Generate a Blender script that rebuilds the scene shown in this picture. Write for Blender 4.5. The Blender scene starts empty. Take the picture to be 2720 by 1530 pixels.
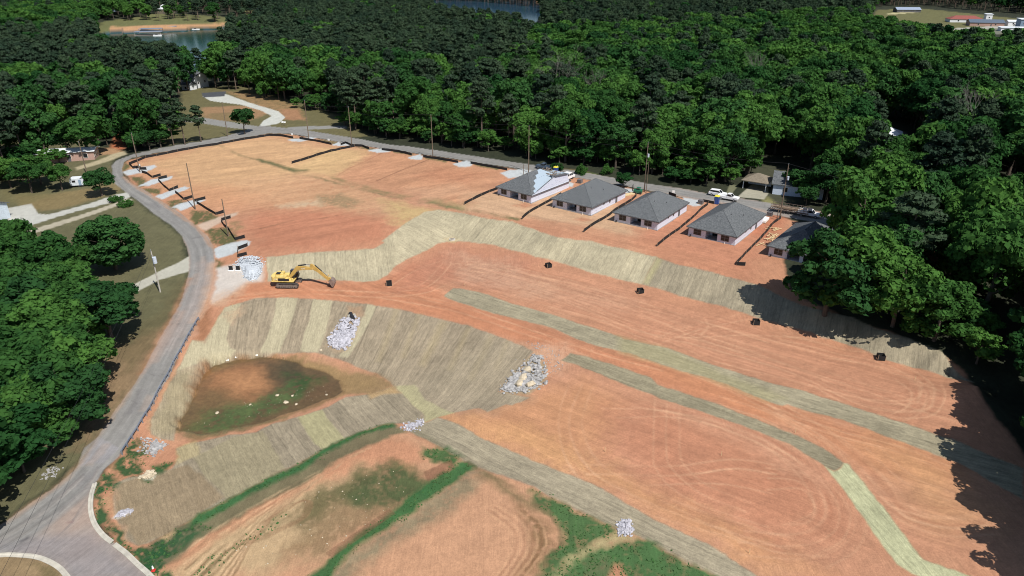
import bpy, math, random
import numpy as np
R = math.radians
S = bpy.context.scene
# ------------------------------------------------------------------ camera, world, sun, exposure
F, CX, CY, H, PITCH = 1900.0, 1360.0, 765.0, 65.0, R(25.1)
cam = bpy.data.objects.new('camera', bpy.data.cameras.new('camera'))
S.collection.objects.link(cam); S.camera = cam
cam.location = (0, 0, H); cam.rotation_euler = (math.pi/2 - PITCH, 0, 0)
cam.data.sensor_width = 36; cam.data.lens = F/2720*36
cam.data.clip_start = 0.5; cam.data.clip_end = 9000
SUN_EL = R(54); SUN_DIR = np.array([0.584*math.cos(SUN_EL), -0.812*math.cos(SUN_EL), math.sin(SUN_EL)])
W = bpy.data.worlds.new('World'); S.world = W; W.use_nodes = True
nt = W.node_tree; nt.nodes.clear()
sky = nt.nodes.new('ShaderNodeTexSky'); sky.sky_type = 'NISHITA'; sky.sun_disc = False
sky.sun_elevation = SUN_EL; sky.sun_rotation = math.atan2(SUN_DIR[0], SUN_DIR[1]); sky.air_density = 1.0; sky.dust_density = 0.6
bg = nt.nodes.new('ShaderNodeBackground'); bg.inputs['Strength'].default_value = 0.08
wo = nt.nodes.new('ShaderNodeOutputWorld')
nt.links.new(sky.outputs[0], bg.inputs[0]); nt.links.new(bg.outputs[0], wo.inputs[0])
sl = bpy.data.lights.new('sun', 'SUN'); sl.energy = 4.6; sl.angle = R(0.5); sl.color = (1.0, 0.965, 0.91)
so = bpy.data.objects.new('sun', sl); S.collection.objects.link(so)
so.rotation_euler = (math.pi/2 - SUN_EL, 0, math.atan2(SUN_DIR[0], -SUN_DIR[1]))
so.location = (60, -80, 200)
S.view_settings.view_transform = 'Standard'; S.view_settings.look = 'None'
S.view_settings.exposure = 0.22; S.view_settings.gamma = 1.0
S.render.resolution_x = 1024; S.render.resolution_y = 576
C = S.collection
S.cycles.pixel_filter_type = 'BLACKMAN_HARRIS'; S.cycles.filter_width = 1.05
rng = np.random.default_rng(7); random.seed(7)

# ------------------------------------------------------------------ photo-pixel <-> world helpers
Fv = np.array([0, math.cos(PITCH), -math.sin(PITCH)]); Uv = np.array([0, math.sin(PITCH), math.cos(PITCH)])
def ray(px, py):
    px = np.asarray(px, float); py = np.asarray(py, float)
    xc = (px-CX)/F; yc = (CY-py)/F
    return np.stack([xc, Fv[1]+yc*Uv[1], Fv[2]+yc*Uv[2]], -1)
def at_z(px, py, z=0.0):
    d = ray(px, py); t = (z-H)/d[..., 2]
    return np.stack([d[..., 0]*t, d[..., 1]*t], -1)
def proj(x, y, z):
    dz = z-H; w = y*Fv[1]+dz*Fv[2]; v = y*Uv[1]+dz*Uv[2]
    return CX+F*x/w, CY-F*v/w
# terrain control points (photo x, photo y, height)
CP = [(707,685,2),(850,668,2.3),(993,660,2.5),(1057,607,3),(1127,563,3.2),(1278,577,3.3),(1483,630,3.5),(1659,661,3.5),(1818,707,3.5),(2011,756,3.5),(2181,823,3.5),(2357,881,3.5),(2498,932,3.5),(2600,1017,3.3),
(712,748,0),(891,745,0),(1007,744,0),(1046,711,0),(1134,665,.2),(1201,640,.3),(1314,651,.2),(1487,698,0),(1659,746,0),(1870,802,0),(2100,869,0),(2251,915,0),(2427,978,0),(2519,1003,0),(2640,1060,0),
(1400,500,3.8),(1600,560,3.8),(1800,600,3.8),(2000,640,3.8),(1200,500,3.6),(900,450,3.8),(700,400,4),(500,420,3.5),(800,560,3.2),(650,620,2),(450,440,3.2),
(1250,420,4.2),(1600,473,4.2),(1900,530,4.2),(900,370,4),(680,350,4),(500,388,3.5),(310,430,3),(320,490,2.6),(450,570,1.8),(530,650,1),(540,720,.5),(520,800,0),(440,950,-.8),(350,1100,-1.5),(200,1300,-2),(100,1450,-2.2),(300,1530,-2.2),(400,1500,-2),
(600,760,.2),(800,775,0),(1000,790,0),(1200,840,-.2),(1400,900,-.5),(1550,920,-.3),
(633,806,-.2),(786,791,-.3),(986,809,-.4),(1155,844,-.5),(1314,890,-.6),(1415,934,-.7),
(500,1110,-4.2),(600,1000,-4.2),(700,965,-4.1),(700,1080,-4.2),(850,1000,-4.2),(840,1060,-4.2),(600,1120,-4.2),(930,1005,-4),(1030,1030,-3.8),(1200,1080,-3.5),(1300,1060,-3.3),(1350,1040,-2.8),(1390,1050,-2.6),
(528,1020,-3.8),(480,1100,-3.8),(500,910,-.8),(455,1013,-1.2),(405,1108,-1.6),(340,1210,-1.9),
(1046,1135,-2.4),(961,1155,-2.2),(835,1212,-2),(680,1300,-2),(528,1370,-2),(400,1440,-2),(468,1192,-3.6),(598,1160,-4),(700,1135,-4),
(900,1300,-2.2),(700,1450,-2.2),(1100,1200,-2.3),(1200,1400,-2.2),(1400,1400,-2.4),(1500,1500,-2.4),
(1113,1126,-2.8),(1300,1220,-3),(1500,1300,-3),(1700,1390,-3),(1900,1500,-3),
(1250,1112,-2.7),(1450,1050,-2),(1600,1100,-2),(1600,1250,-2.4),(1900,1300,-2),(1900,1450,-2.4),(2200,1400,-2),(2300,1500,-2),
(1515,950,-.9),(1750,1045,-1.2),(2040,1140,-1.5),(2240,1240,-1.5),(2400,1450,-1.7),(1200,780,0),(1450,850,-.1),(1765,950,-.2),(2040,1040,-.4),(2300,1120,-.5),(2543,1200,-.5),
(2700,1300,0),(2700,1500,-.5),(2500,1400,-1),
(100,900,-.5),(100,1150,-2),(0,1350,-2.5),(200,700,1),(100,600,1.5),(300,600,1.5),(430,700,.8),(350,850,0),(250,1100,-1.8),
(100,500,2),(200,350,2),(600,280,2.5),(800,300,3),(1000,330,4),(1400,400,4),(2000,480,4),(2300,600,4),(2650,800,4),(2650,500,4),(2000,300,2),(1000,200,0),(300,200,-2),(2600,200,0),(1300,100,-3),(480,110,-5),(560,200,-4),(440,60,0),(440,25,4),(2000,50,0),(100,50,0),(1400,20,-4),(2400,60,0)]
cw = np.array([list(at_z(a, b, c))+[c] for a, b, c in CP])
ring = [[4000*math.cos(t), 4000*math.sin(t), 0] for t in np.linspace(0, 2*math.pi, 13)[:-1]] + [[0, 20, -3], [-80, 10, -3], [80, 10, -1], [0, -200, 0], [-400, 0, 0], [400, 0, 2]]
cw = np.vstack([cw, ring])
def _ker(a, b): return np.sqrt(((a[:, None, :]-b[None, :, :])**2).sum(-1))
_n = len(cw); _A = np.zeros((_n+3, _n+3)); _A[:_n, :_n] = _ker(cw[:, :2], cw[:, :2]) - np.eye(_n)*1.2
_P = np.column_stack([np.ones(_n), cw[:, 0]/1000, cw[:, 1]/1000]); _A[:_n, _n:] = _P; _A[_n:, :_n] = _P.T
_w = np.linalg.solve(_A, np.concatenate([cw[:, 2], [0, 0, 0]]))
def _hash(ix, iy, seed):
    v = (ix.astype(np.int64)*374761393 + iy.astype(np.int64)*668265263 + seed*1442695041) & 0xffffffff
    v = ((v ^ (v >> 13))*1274126177) & 0xffffffff
    return ((v ^ (v >> 16)) & 0xffff)/32767.5-1
def vnoise(x, y, seed=0):
    ix = np.floor(x); iy = np.floor(y); fx = x-ix; fy = y-iy
    fx = fx*fx*(3-2*fx); fy = fy*fy*(3-2*fy); ix = ix.astype(np.int64); iy = iy.astype(np.int64)
    a = _hash(ix, iy, seed); b = _hash(ix+1, iy, seed); c = _hash(ix, iy+1, seed); d = _hash(ix+1, iy+1, seed)
    return (a*(1-fx)+b*fx)*(1-fy)+(c*(1-fx)+d*fx)*fy
def fbm(x, y, s, oct=3, seed=0):
    r = 0; a = 1; t = 0
    for o in range(oct):
        r = r+a*vnoise(x/s+13.7*o, y/s-7.1*o, seed+o); t += a; a *= .5; s *= .5
    return r/t
LAKE = None; POND = None
def base_h(X, Y):
    X = np.atleast_1d(np.asarray(X, float)); Y = np.atleast_1d(np.asarray(Y, float)); out = np.empty(X.size)
    for i in range(0, X.size, 60000):
        q = np.column_stack([X.ravel()[i:i+60000], Y.ravel()[i:i+60000]])
        out[i:i+60000] = _ker(q, cw[:, :2]) @ _w[:_n] + _w[_n] + q[:, 0]/1000*_w[_n+1] + q[:, 1]/1000*_w[_n+2]
    return out
def seg_dist(X, Y, pts, closed=False):
    P = np.asarray(pts); n = len(P); d = np.full(X.shape, 1e9)
    for i in range(n if closed else n-1):
        a = P[i]; b = P[(i+1) % n]; e = b-a; L = (e*e).sum()+1e-9
        t = np.clip(((X-a[0])*e[0]+(Y-a[1])*e[1])/L, 0, 1)
        d = np.minimum(d, (X-a[0]-t*e[0])**2+(Y-a[1]-t*e[1])**2)
    return np.sqrt(d)
def inside(X, Y, pts):
    P = np.asarray(pts); n = len(P); r = np.zeros(X.shape, bool)
    for i in range(n):
        x0, y0 = P[i]; x1, y1 = P[(i+1) % n]
        if y0 == y1: continue
        c = (y0 > Y) != (y1 > Y)
        r ^= c & (X < (x1-x0)*(Y-y0)/(y1-y0)+x0)
    return r
def sdist(X, Y, pts):
    d = seg_dist(X, Y, pts, True); return np.where(inside(X, Y, pts), -d, d)
def height(X, Y):
    X = np.atleast_1d(np.asarray(X, float)); Y = np.atleast_1d(np.asarray(Y, float))
    h = base_h(X, Y)
    h += .12*fbm(X, Y, 6, 2, 3)+.05*fbm(X, Y, 1.3, 3, 5)
    for pts, z, soft, lo in WATERS:
        m = (X > lo[0]) & (X < lo[1]) & (Y > lo[2]) & (Y < lo[3])
        if m.any():
            s = sdist(X[m], Y[m], pts); k = np.clip(.5-s/soft, 0, 1)
            h[m] = h[m]*(1-k)+z*k
            h[m] = np.where(s < 0, z, h[m])
    return h
def mkwater(px, z, soft):
    p = at_z(*np.array(px, float).T, z); b = (p[:, 0].min()-soft, p[:, 0].max()+soft, p[:, 1].min()-soft, p[:, 1].max()+soft)
    return (p, z, soft, b)
POND_PX = [(470,1142),(500,1085),(528,1022),(548,985),(580,965),(640,952),(700,948),(770,958),(850,985),(902,1010),(912,1040),(850,1068),(760,1100),(700,1122),(620,1138),(540,1152)]
_r = np.random.default_rng(3); _q = []
for _i in range(len(POND_PX)):
    _a, _b = np.array(POND_PX[_i]), np.array(POND_PX[(_i+1) % len(POND_PX)]); _q += [tuple(_a+_r.uniform(-2, 2, 2))]+[tuple(_a+(_b-_a)*_t+_r.uniform(-6, 6, 2)*[1, .6]) for _t in (.25, .5, .75)]
POND_PX = _q
LAKE_PX = [(296,87),(390,86),(500,80),(575,76),(612,72),(615,100),(590,150),(562,205),(535,222),(430,190),(280,150),(250,100)]
LAKE2_PX = [(1130,-8),(1300,-2),(1392,6),(1442,12),(1448,30),(1420,70),(1380,85),(1250,72),(1150,50)]
POND_Z = -4.2; LAKE_Z = -5.2
WATERS = []
WATERS = [mkwater(POND_PX, POND_Z, 1.5), mkwater(LAKE_PX, LAKE_Z, 30), mkwater(LAKE2_PX, LAKE_Z, 40)]
def pick(px, py):
    px = np.atleast_1d(np.asarray(px, float)); py = np.atleast_1d(np.asarray(py, float))
    d = ray(px, py); zz = np.linspace(7, -8, 61); res = np.zeros((len(px), 3))
    T = (zz[None, :]-H)/d[:, 2:3]; X = d[:, 0:1]*T; Y = d[:, 1:2]*T
    hh = height(X.ravel(), Y.ravel()).reshape(X.shape); df = zz[None, :]-hh
    for i in range(len(px)):
        k = np.argmax(df[i] <= 0); k = max(k, 1)
        f = df[i, k-1]/(df[i, k-1]-df[i, k]+1e-9); t = T[i, k-1]+(T[i, k]-T[i, k-1])*f
        res[i] = [d[i, 0]*t, d[i, 1]*t, H+d[i, 2]*t]
    return res
def P3(px, py): return pick(px, py)[0]
def PX(pts): return pick([p[0] for p in pts], [p[1] for p in pts])[:, :2]
def gz(x, y): return float(height([x], [y])[0])
def smooth(P, n=6):
    P = np.asarray(P, float); Q = np.vstack([2*P[0]-P[1], P, 2*P[-1]-P[-2]]); out = []
    for i in range(1, len(Q)-2):
        a, b, c, d = Q[i-1:i+3]
        for t in np.arange(n)/n:
            out.append(.5*((2*b)+(c-a)*t+(2*a-5*b+4*c-d)*t*t+(-a+3*b-3*c+d)*t**3))
    out.append(Q[-2]); return np.array(out)
def lin(c):
    c = np.asarray(c, float)/255; return np.where(c <= .04045, c/12.92, ((c+.055)/1.055)**2.4)

# ------------------------------------------------------------------ object / mesh / material helpers
def setp(o, label=None, cat=None, group=None, kind=None):
    if label: o['label'] = label
    if cat: o['category'] = cat
    if group: o['group'] = group
    if kind: o['kind'] = kind
    return o
def empty(name, loc, rz=0, label=None, cat=None, group=None):
    o = bpy.data.objects.new(name, None); C.objects.link(o); o.empty_display_size = .3
    o.location = loc; o.rotation_euler = (0, 0, rz); return setp(o, label, cat, group)
def copy_tree(o, parent=None):
    c = o.copy(); C.objects.link(c); c.parent = parent
    for ch in list(o.children): copy_tree(ch, c)
    return c
def raw_mesh(name, V, Fc, mat, col=None, smooth_=False):
    """V (n,3) Fc (m,k) uniform polygons"""
    V = np.asarray(V, np.float32); Fc = np.asarray(Fc, np.int32); k = Fc.shape[1]
    me = bpy.data.meshes.new(name); me.vertices.add(len(V)); me.vertices.foreach_set('co', V.ravel())
    me.loops.add(Fc.size); me.loops.foreach_set('vertex_index', Fc.ravel())
    me.polygons.add(len(Fc)); me.polygons.foreach_set('loop_start', np.arange(len(Fc), dtype=np.int32)*k)
    if smooth_: me.polygons.foreach_set('use_smooth', np.ones(len(Fc), bool))
    if col is not None:
        a = me.color_attributes.new('Col', 'FLOAT_COLOR', 'POINT')
        a.data.foreach_set('color', np.column_stack([col, np.ones(len(col))]).astype(np.float32).ravel())
    me.update(calc_edges=True)
    for m in (mat if isinstance(mat, list) else [mat]): me.materials.append(m)
    return me
def link(name, me, parent=None, kind=None):
    o = bpy.data.objects.new(name, me); C.objects.link(o); o.parent = parent
    if kind: o['kind'] = kind
    return o
class MB:
    def __init__(s): s.v = []; s.f = []; s.m = []; s.k = 0
    def add(s, V, Fs):
        n = len(s.v); s.v += [tuple(map(float, p)) for p in V]
        for f in Fs: s.f.append([i+n for i in f]); s.m.append(s.k)
        return s
    def box(s, c, d, rz=0, rx=0, ry=0, taper=1.0):
        hx, hy, hz = d[0]/2, d[1]/2, d[2]/2; V = []
        for z in (-hz, hz):
            t = taper if z > 0 else 1
            for x, y in ((-hx, -hy), (hx, -hy), (hx, hy), (-hx, hy)): V.append((x*t, y*t, z))
        V = np.array(V)
        if ry: cc, ss = math.cos(ry), math.sin(ry); V = np.column_stack([V[:, 0]*cc+V[:, 2]*ss, V[:, 1], -V[:, 0]*ss+V[:, 2]*cc])
        if rx: cc, ss = math.cos(rx), math.sin(rx); V = np.column_stack([V[:, 0], V[:, 1]*cc-V[:, 2]*ss, V[:, 1]*ss+V[:, 2]*cc])
        if rz: cc, ss = math.cos(rz), math.sin(rz); V = np.column_stack([V[:, 0]*cc-V[:, 1]*ss, V[:, 0]*ss+V[:, 1]*cc, V[:, 2]])
        return s.add(V+np.array(c), [(3,2,1,0),(4,5,6,7),(0,1,5,4),(1,2,6,5),(2,3,7,6),(3,0,4,7)])
    def prism(s, poly, axis, a, b):
        """poly 2D; axis 'y': poly in xz extruded y a..b ; 'z': xy extruded z ; 'x': yz"""
        n = len(poly); V = []
        for t in (a, b):
            for p, q in poly: V.append({'y': (p, t, q), 'z': (p, q, t), 'x': (t, p, q)}[axis])
        return s.add(V, [list(range(n))[::-1], list(range(n, 2*n))]+[(i, (i+1) % n, n+(i+1) % n, n+i) for i in range(n)])
    def tube(s, p, q, r0, r1=None, n=8, cap=True):
        r1 = r0 if r1 is None else r1; p = np.array(p, float); q = np.array(q, float); d = q-p; d /= np.linalg.norm(d)+1e-9
        u = np.cross(d, [0, 0, 1] if abs(d[2]) < .9 else [1, 0, 0]); u /= np.linalg.norm(u); w = np.cross(d, u); V = []
        for c, r in ((p, r0), (q, r1)):
            for i in range(n): a = 2*math.pi*i/n; V.append(c+r*(math.cos(a)*u+math.sin(a)*w))
        Fs = [(i, (i+1) % n, n+(i+1) % n, n+i) for i in range(n)]
        if cap: Fs += [list(range(n))[::-1], list(range(n, 2*n))]
        return s.add(V, Fs)
    def path(s, pts, r, n=6):
        for i in range(len(pts)-1): s.tube(pts[i], pts[i+1], r if np.isscalar(r) else r[i], r if np.isscalar(r) else r[i+1], n)
        return s
    def rock(s, c, r, sq=.7):
        t = (1+5**.5)/2; V = np.array([(-1,t,0),(1,t,0),(-1,-t,0),(1,-t,0),(0,-1,t),(0,1,t),(0,-1,-t),(0,1,-t),(t,0,-1),(t,0,1),(-t,0,-1),(-t,0,1)])/1.9
        V = V*(1+.25*rng.standard_normal((12, 1)).clip(-1.5, 1.5))*r*(.75+.5*rng.random(3))*[1, 1, sq]
        a = rng.random()*6.28; V = np.column_stack([V[:, 0]*math.cos(a)-V[:, 1]*math.sin(a), V[:, 0]*math.sin(a)+V[:, 1]*math.cos(a), V[:, 2]])
        return s.add(V+np.array(c), [(0,11,5),(0,5,1),(0,1,7),(0,7,10),(0,10,11),(1,5,9),(5,11,4),(11,10,2),(10,7,6),(7,1,8),(3,9,4),(3,4,2),(3,2,6),(3,6,8),(3,8,9),(4,9,5),(2,4,11),(6,2,10),(8,6,7),(9,8,1)])
    def build(s, name, mats, parent=None, bevel=0, smooth_=False):
        me = bpy.data.meshes.new(name); me.from_pydata(s.v, [], s.f)
        for m in (mats if isinstance(mats, (list, tuple)) else [mats]): me.materials.append(m)
        if any(s.m): me.polygons.foreach_set('material_index', s.m)
        if smooth_: me.polygons.foreach_set('use_smooth', [True]*len(s.f))
        me.validate(); me.update(); o = link(name, me, parent)
        if bevel:
            b = o.modifiers.new('bevel', 'BEVEL'); b.width = bevel; b.segments = 2; b.limit_method = 'ANGLE'
        return o
def mat(name, col, rough=.7, metal=0, var=.12, scale=3.0, bump=0, emit=None, spec=.5, trans=0):
    m = bpy.data.materials.new(name); m.use_nodes = True; n = m.node_tree; b = n.nodes['Principled BSDF']
    b.inputs['Roughness'].default_value = rough; b.inputs['Metallic'].default_value = metal
    b.inputs['Specular IOR Level'].default_value = spec
    tc = n.nodes.new('ShaderNodeTexCoord'); no = n.nodes.new('ShaderNodeTexNoise'); no.inputs['Scale'].default_value = scale; no.inputs['Detail'].default_value = 4
    n.links.new(tc.outputs['Object'], no.inputs['Vector'])
    mr = n.nodes.new('ShaderNodeMapRange'); mr.inputs['From Min'].default_value = .3; mr.inputs['From Max'].default_value = .7
    mr.inputs['To Min'].default_value = 1-var; mr.inputs['To Max'].default_value = 1+var
    n.links.new(no.outputs['Fac'], mr.inputs['Value'])
    vm = n.nodes.new('ShaderNodeVectorMath'); vm.operation = 'SCALE'; vm.inputs[0].default_value = tuple(col)
    n.links.new(mr.outputs[0], vm.inputs['Scale']); n.links.new(vm.outputs[0], b.inputs['Base Color'])
    if bump:
        bp = n.nodes.new('ShaderNodeBump'); bp.inputs['Strength'].default_value = bump; bp.inputs['Distance'].default_value = .05
        n.links.new(no.outputs['Fac'], bp.inputs['Height']); n.links.new(bp.outputs[0], b.inputs['Normal'])
    return m
def ground_mat(name, rough=.95, spec=.25, nz=((.9, .10), (5, .14)), bump=.25, bdist=.06, fib=None):
    """vertex-painted base colour x world-space procedural grain"""
    m = bpy.data.materials.new(name); m.use_nodes = True; n = m.node_tree; b = n.nodes['Principled BSDF']; L = n.links.new
    b.inputs['Roughness'].default_value = rough; b.inputs['Specular IOR Level'].default_value = spec
    at = n.nodes.new('ShaderNodeVertexColor'); at.layer_name = 'Col'; geo = n.nodes.new('ShaderNodeNewGeometry')
    cur = at.outputs['Color']; last = None
    for sc, am in nz:
        no = n.nodes.new('ShaderNodeTexNoise'); no.inputs['Scale'].default_value = sc; no.inputs['Detail'].default_value = 3; no.inputs['Roughness'].default_value = .65
        L(geo.outputs['Position'], no.inputs['Vector'])
        mr = n.nodes.new('ShaderNodeMapRange'); mr.inputs['From Min'].default_value = .3; mr.inputs['From Max'].default_value = .7
        mr.inputs['To Min'].default_value = 1-am; mr.inputs['To Max'].default_value = 1+am; L(no.outputs['Fac'], mr.inputs['Value'])
        vm = n.nodes.new('ShaderNodeVectorMath'); vm.operation = 'SCALE'; L(cur, vm.inputs[0]); L(mr.outputs[0], vm.inputs['Scale']); cur = vm.outputs[0]; last = no
    for (sx, sy, am) in (fib or ()):
        at2 = n.nodes.new('ShaderNodeAttribute'); at2.attribute_name = 'strk'; mp = n.nodes.new('ShaderNodeMapping'); mp.inputs['Scale'].default_value = (sx, sy, 1); L(at2.outputs['Vector'], mp.inputs[0])
        no = n.nodes.new('ShaderNodeTexNoise'); no.inputs['Scale'].default_value = 1; no.inputs['Detail'].default_value = 3; no.inputs['Roughness'].default_value = .7; L(mp.outputs[0], no.inputs['Vector'])
        mr = n.nodes.new('ShaderNodeMapRange'); mr.inputs['From Min'].default_value = .3; mr.inputs['From Max'].default_value = .7
        mr.inputs['To Min'].default_value = 1-am; mr.inputs['To Max'].default_value = 1+am; L(no.outputs['Fac'], mr.inputs['Value'])
        vm = n.nodes.new('ShaderNodeVectorMath'); vm.operation = 'SCALE'; L(cur, vm.inputs[0]); L(mr.outputs[0], vm.inputs['Scale']); cur = vm.outputs[0]; last = no
    L(cur, b.inputs['Base Color'])
    if bump:
        bp = n.nodes.new('ShaderNodeBump'); bp.inputs['Strength'].default_value = bump; bp.inputs['Distance'].default_value = bdist
        L(last.outputs['Fac'], bp.inputs['Height']); L(bp.outputs[0], b.inputs['Normal'])
    return m

# ------------------------------------------------------------------ terrain sheet
ys = np.arange(1760, -1, -2.2); da = PITCH+np.arctan((ys-CY)/F); rad = H/np.tan(da)
rad = rad[rad < 1250]; rad = np.concatenate([rad, [1350, 1500, 1750, 2100, 2700, 3600, 5500, 8000]])
az = np.linspace(R(-51), R(51), 1500)
RR, AA = np.meshgrid(rad, az, indexing='ij'); GX = (RR*np.sin(AA)).ravel(); GY = (RR*np.cos(AA)).ravel(); nr, na = RR.shape
rad2 = np.concatenate([[rad[0]], np.geomspace(rad[0]*1.25, 8000, 22)]); az2 = np.linspace(R(51), R(309), 70)
R2, A2 = np.meshgrid(rad2, az2, indexing='ij'); X2 = (R2*np.sin(A2)).ravel(); Y2 = (R2*np.cos(A2)).ravel()
aall = np.concatenate([az[::12], az2]); X3 = rad[0]*.5*np.sin(aall); Y3 = rad[0]*.5*np.cos(aall)
def quads(a, b, off=0):
    i = np.arange(a-1)[:, None]*b+np.arange(b-1)[None, :]; i = i.ravel()+off
    return np.column_stack([i, i+1, i+b+1, i+b])
Fq = np.vstack([quads(nr, na), quads(len(rad2), len(az2), nr*na)])
GX = np.concatenate([GX, X2]); GY = np.concatenate([GY, Y2]); GZ = height(GX, GY)
col = np.empty((len(GX), 3)); cls = np.zeros(len(GX), np.int8)
K = .74
n8 = fbm(GX, GY, 9, 3, 11); n2 = fbm(GX, GY, 2.2, 3, 21); n05 = fbm(GX, GY, .55, 2, 31); n30 = fbm(GX, GY, 35, 3, 41)
wx = .6*fbm(GX, GY, 3, 2, 51)+.25*vnoise(GX/.7, GY/.7, 61); wy = .6*fbm(GX, GY, 3, 2, 52)+.25*vnoise(GX/.7, GY/.7, 62)
def rgb(c): return lin(c)*K
col[:] = rgb((52, 56, 40)); col *= (1+.25*n2+.2*n05)[:, None]
def blend(idx, m, c, var=.08, nf=None):
    c = rgb(c)*(1+var*(n2[idx] if nf is None else nf[idx]))[:, None]
    col[idx] = col[idx]*(1-m[:, None])+c*m[:, None]
SU = GX.copy(); SV = GY.copy()
def PA(pts, c, soft=.4, warp=.5, a=1.0, var=.08, k=None, nz=0, world=False, breakup=0):
    """paint a polygon given in photo pixels; k = class id of the sheet it becomes"""
    P = np.asarray(pts) if world else PX(pts); mg = soft+warp*1.5+1
    idx = np.where((GX > P[:, 0].min()-mg) & (GX < P[:, 0].max()+mg) & (GY > P[:, 1].min()-mg) & (GY < P[:, 1].max()+mg))[0]
    if not len(idx): return idx, None
    s = sdist(GX[idx]+wx[idx]*warp, GY[idx]+wy[idx]*warp, P)
    if nz: s = s+nz*n8[idx]+nz*.5*n2[idx]
    m = np.clip(.5-s/soft, 0, 1)*a
    if breakup: m = m*np.clip(.5+breakup*(n2[idx]*.6+n05[idx]*.8)+.52, 0, 1)
    g = m > 0; idx = idx[g]; m = m[g]
    if c is not None: blend(idx, m, c, var)
    if k is not None: cls[idx[m > .5*a]] = k
    return idx, m
def LN(pts, w, c, soft=None, a=1.0, warp=.3, sm=True, var=.08, k=None, world=False, brk=0):
    P = np.asarray(pts) if world else PX(pts)
    if sm and len(P) > 2: P = smooth(P, 6)
    soft = soft or w*.6; mg = w+soft+1
    idx = np.where((GX > P[:, 0].min()-mg) & (GX < P[:, 0].max()+mg) & (GY > P[:, 1].min()-mg) & (GY < P[:, 1].max()+mg))[0]
    if not len(idx): return
    s = seg_dist(GX[idx]+wx[idx]*warp, GY[idx]+wy[idx]*warp, P)-w/2
    m = np.clip(.5-s/soft, 0, 1)*a
    if brk: m = m*np.clip(.55+brk*(n8[idx]+.6*n2[idx]), 0, 1)
    g = m > 0; blend(idx[g], m[g], c, var)
    if k is not None: cls[idx[m > .5*a]] = k

# ------------------------------------------------------------------ painting the ground (all in world space)
ROAD_L = [(0,1397),(70,1347),(141,1298),(197,1252),(232,1203),(268,1150),(306,1090),(338,1048),(359,1020),(373,996),(412,925),(454,848),(482,799),(500,735),(503,707),(503,679),(496,654),(482,626),(454,598),(412,570),(370,536),(334,510),(306,489),(299,461),(297,440),(309,426),(352,410),(422,394),(493,382),(546,373),(598,362),(650,347),(690,334),(743,338),(821,347),(891,359),(962,370),(1032,384),(1102,391),(1173,401),(1243,412),(1360,430),(1430,440),(1501,450),(1606,468),(1712,486),(1818,502),(1888,516),(1960,526),(2065,543),(2170,560),(2400,598),(2700,640)]
ROAD_R = [(2700,680),(2400,635),(2160,590),(2040,568),(1994,555),(1923,543),(1818,525),(1765,514),(1694,500),(1606,484),(1550,475),(1483,464),(1360,445),(1257,430),(1138,412),(1032,396),(944,384),(838,366),(768,355),(715,354),(669,362),(563,382),(493,394),(405,408),(352,419),(331,429),(324,447),(327,468),(352,489),(387,507),(422,531),(475,563),(521,601),(553,630),(567,658),(570,697),(563,756),(549,799),(528,844),(507,883),(482,929),(461,968),(440,1013),(422,1041),(373,1122),(317,1210),(275,1249),(253,1284),(243,1319),(243,1354),(253,1390),(275,1421),(299,1441),(334,1467),(370,1502),(398,1527),(470,1620),(250,1640),(206,1572),(176,1527),(151,1502),(106,1481),(53,1474),(0,1474),(-120,1500),(-300,1640),(-420,1660),(-200,1540)]
SITE = [(2760,700),(2160,600),(1994,557),(1818,527),(1606,486),(1483,466),(1257,433),(1032,398),(838,368),(768,357),(715,356),(563,384),(405,410),(340,427),(324,447),(352,489),(422,531),(521,601),(567,658),(563,756),(528,844),(482,929),(422,1041),(317,1210),(253,1284),(243,1354),(299,1441),(398,1527),(470,1640),(2900,1700),(2820,1400),(2700,1180),(2600,1040),(2560,985),(2400,900),(2180,815),(2100,770),(2080,690),(2400,700)]
# lawns, clearings and far banks first
PA([(-300,440),(120,330),(290,400),(300,430),(296,470),(335,512),(415,575),(480,630),(500,690),(495,750),(450,840),(370,990),(300,1110),(240,1190),(140,1290),(0,1390),(-200,1500),(-600,1500),(-700,700)], (106,101,72), 1.5, 1.5, var=.16)
PA([(40,520),(90,520),(250,500),(300,470),(330,500),(250,530),(130,560),(60,560)], (142,120,80), 2, 2, a=.8)
PA([(0,505),(110,500),(150,520),(60,545),(0,540)], (122,112,74), 3, 2, a=.6)
PA([(440,960),(330,1060),(255,1160),(215,1190),(230,1090),(262,1020),(300,930),(400,880),(450,850)], (150,118,90), 3, 2.5, a=.75, var=.15)
PA([(300,930),(420,830),(480,740),(490,800),(440,880),(330,1000)], (104,92,62), 2, 2, a=.5)
PA([(480,235),(640,228),(760,262),(880,300),(985,362),(900,368),(700,338),(600,362),(450,385),(420,360),(480,300)], (112,104,68), 3, 3, var=.14)
PA([(590,240),(720,255),(790,285),(810,315),(770,320),(700,300),(640,262)], (168,128,88), 3, 3, a=.75, breakup=1, var=.15)
PA([(535,285),(700,280),(712,300),(660,322),(545,320)], (178,132,96), 2.5, 2, a=.75)
PA([(545,318),(650,322),(640,300),(560,300)], (118,106,70), 3, 3, a=.6)
PA([(740,290),(790,290),(812,320),(760,318)], (178,126,92), 2, 2, a=.8)
PA([(262,60),(420,35),(600,45),(705,55),(720,66),(560,66),(430,70),(320,78),(262,88)], (112,112,68), 4, 4, var=.15)
PA([(292,70),(380,68),(490,64),(560,62),(640,58),(690,56),(650,76),(560,81),(460,86),(380,89),(296,90)], (198,148,106), 3, 3)
PA([(640,26),(690,28),(690,45),(640,45)], (118,112,70), 4, 3)
PA([(1375,-6),(1445,0),(1450,14),(1420,10),(1390,7)], (196,150,112), 4, 2)
PA([(1400,22),(1425,20),(1415,60),(1395,60)], (190,150,112), 4, 2, a=.7)
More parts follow.
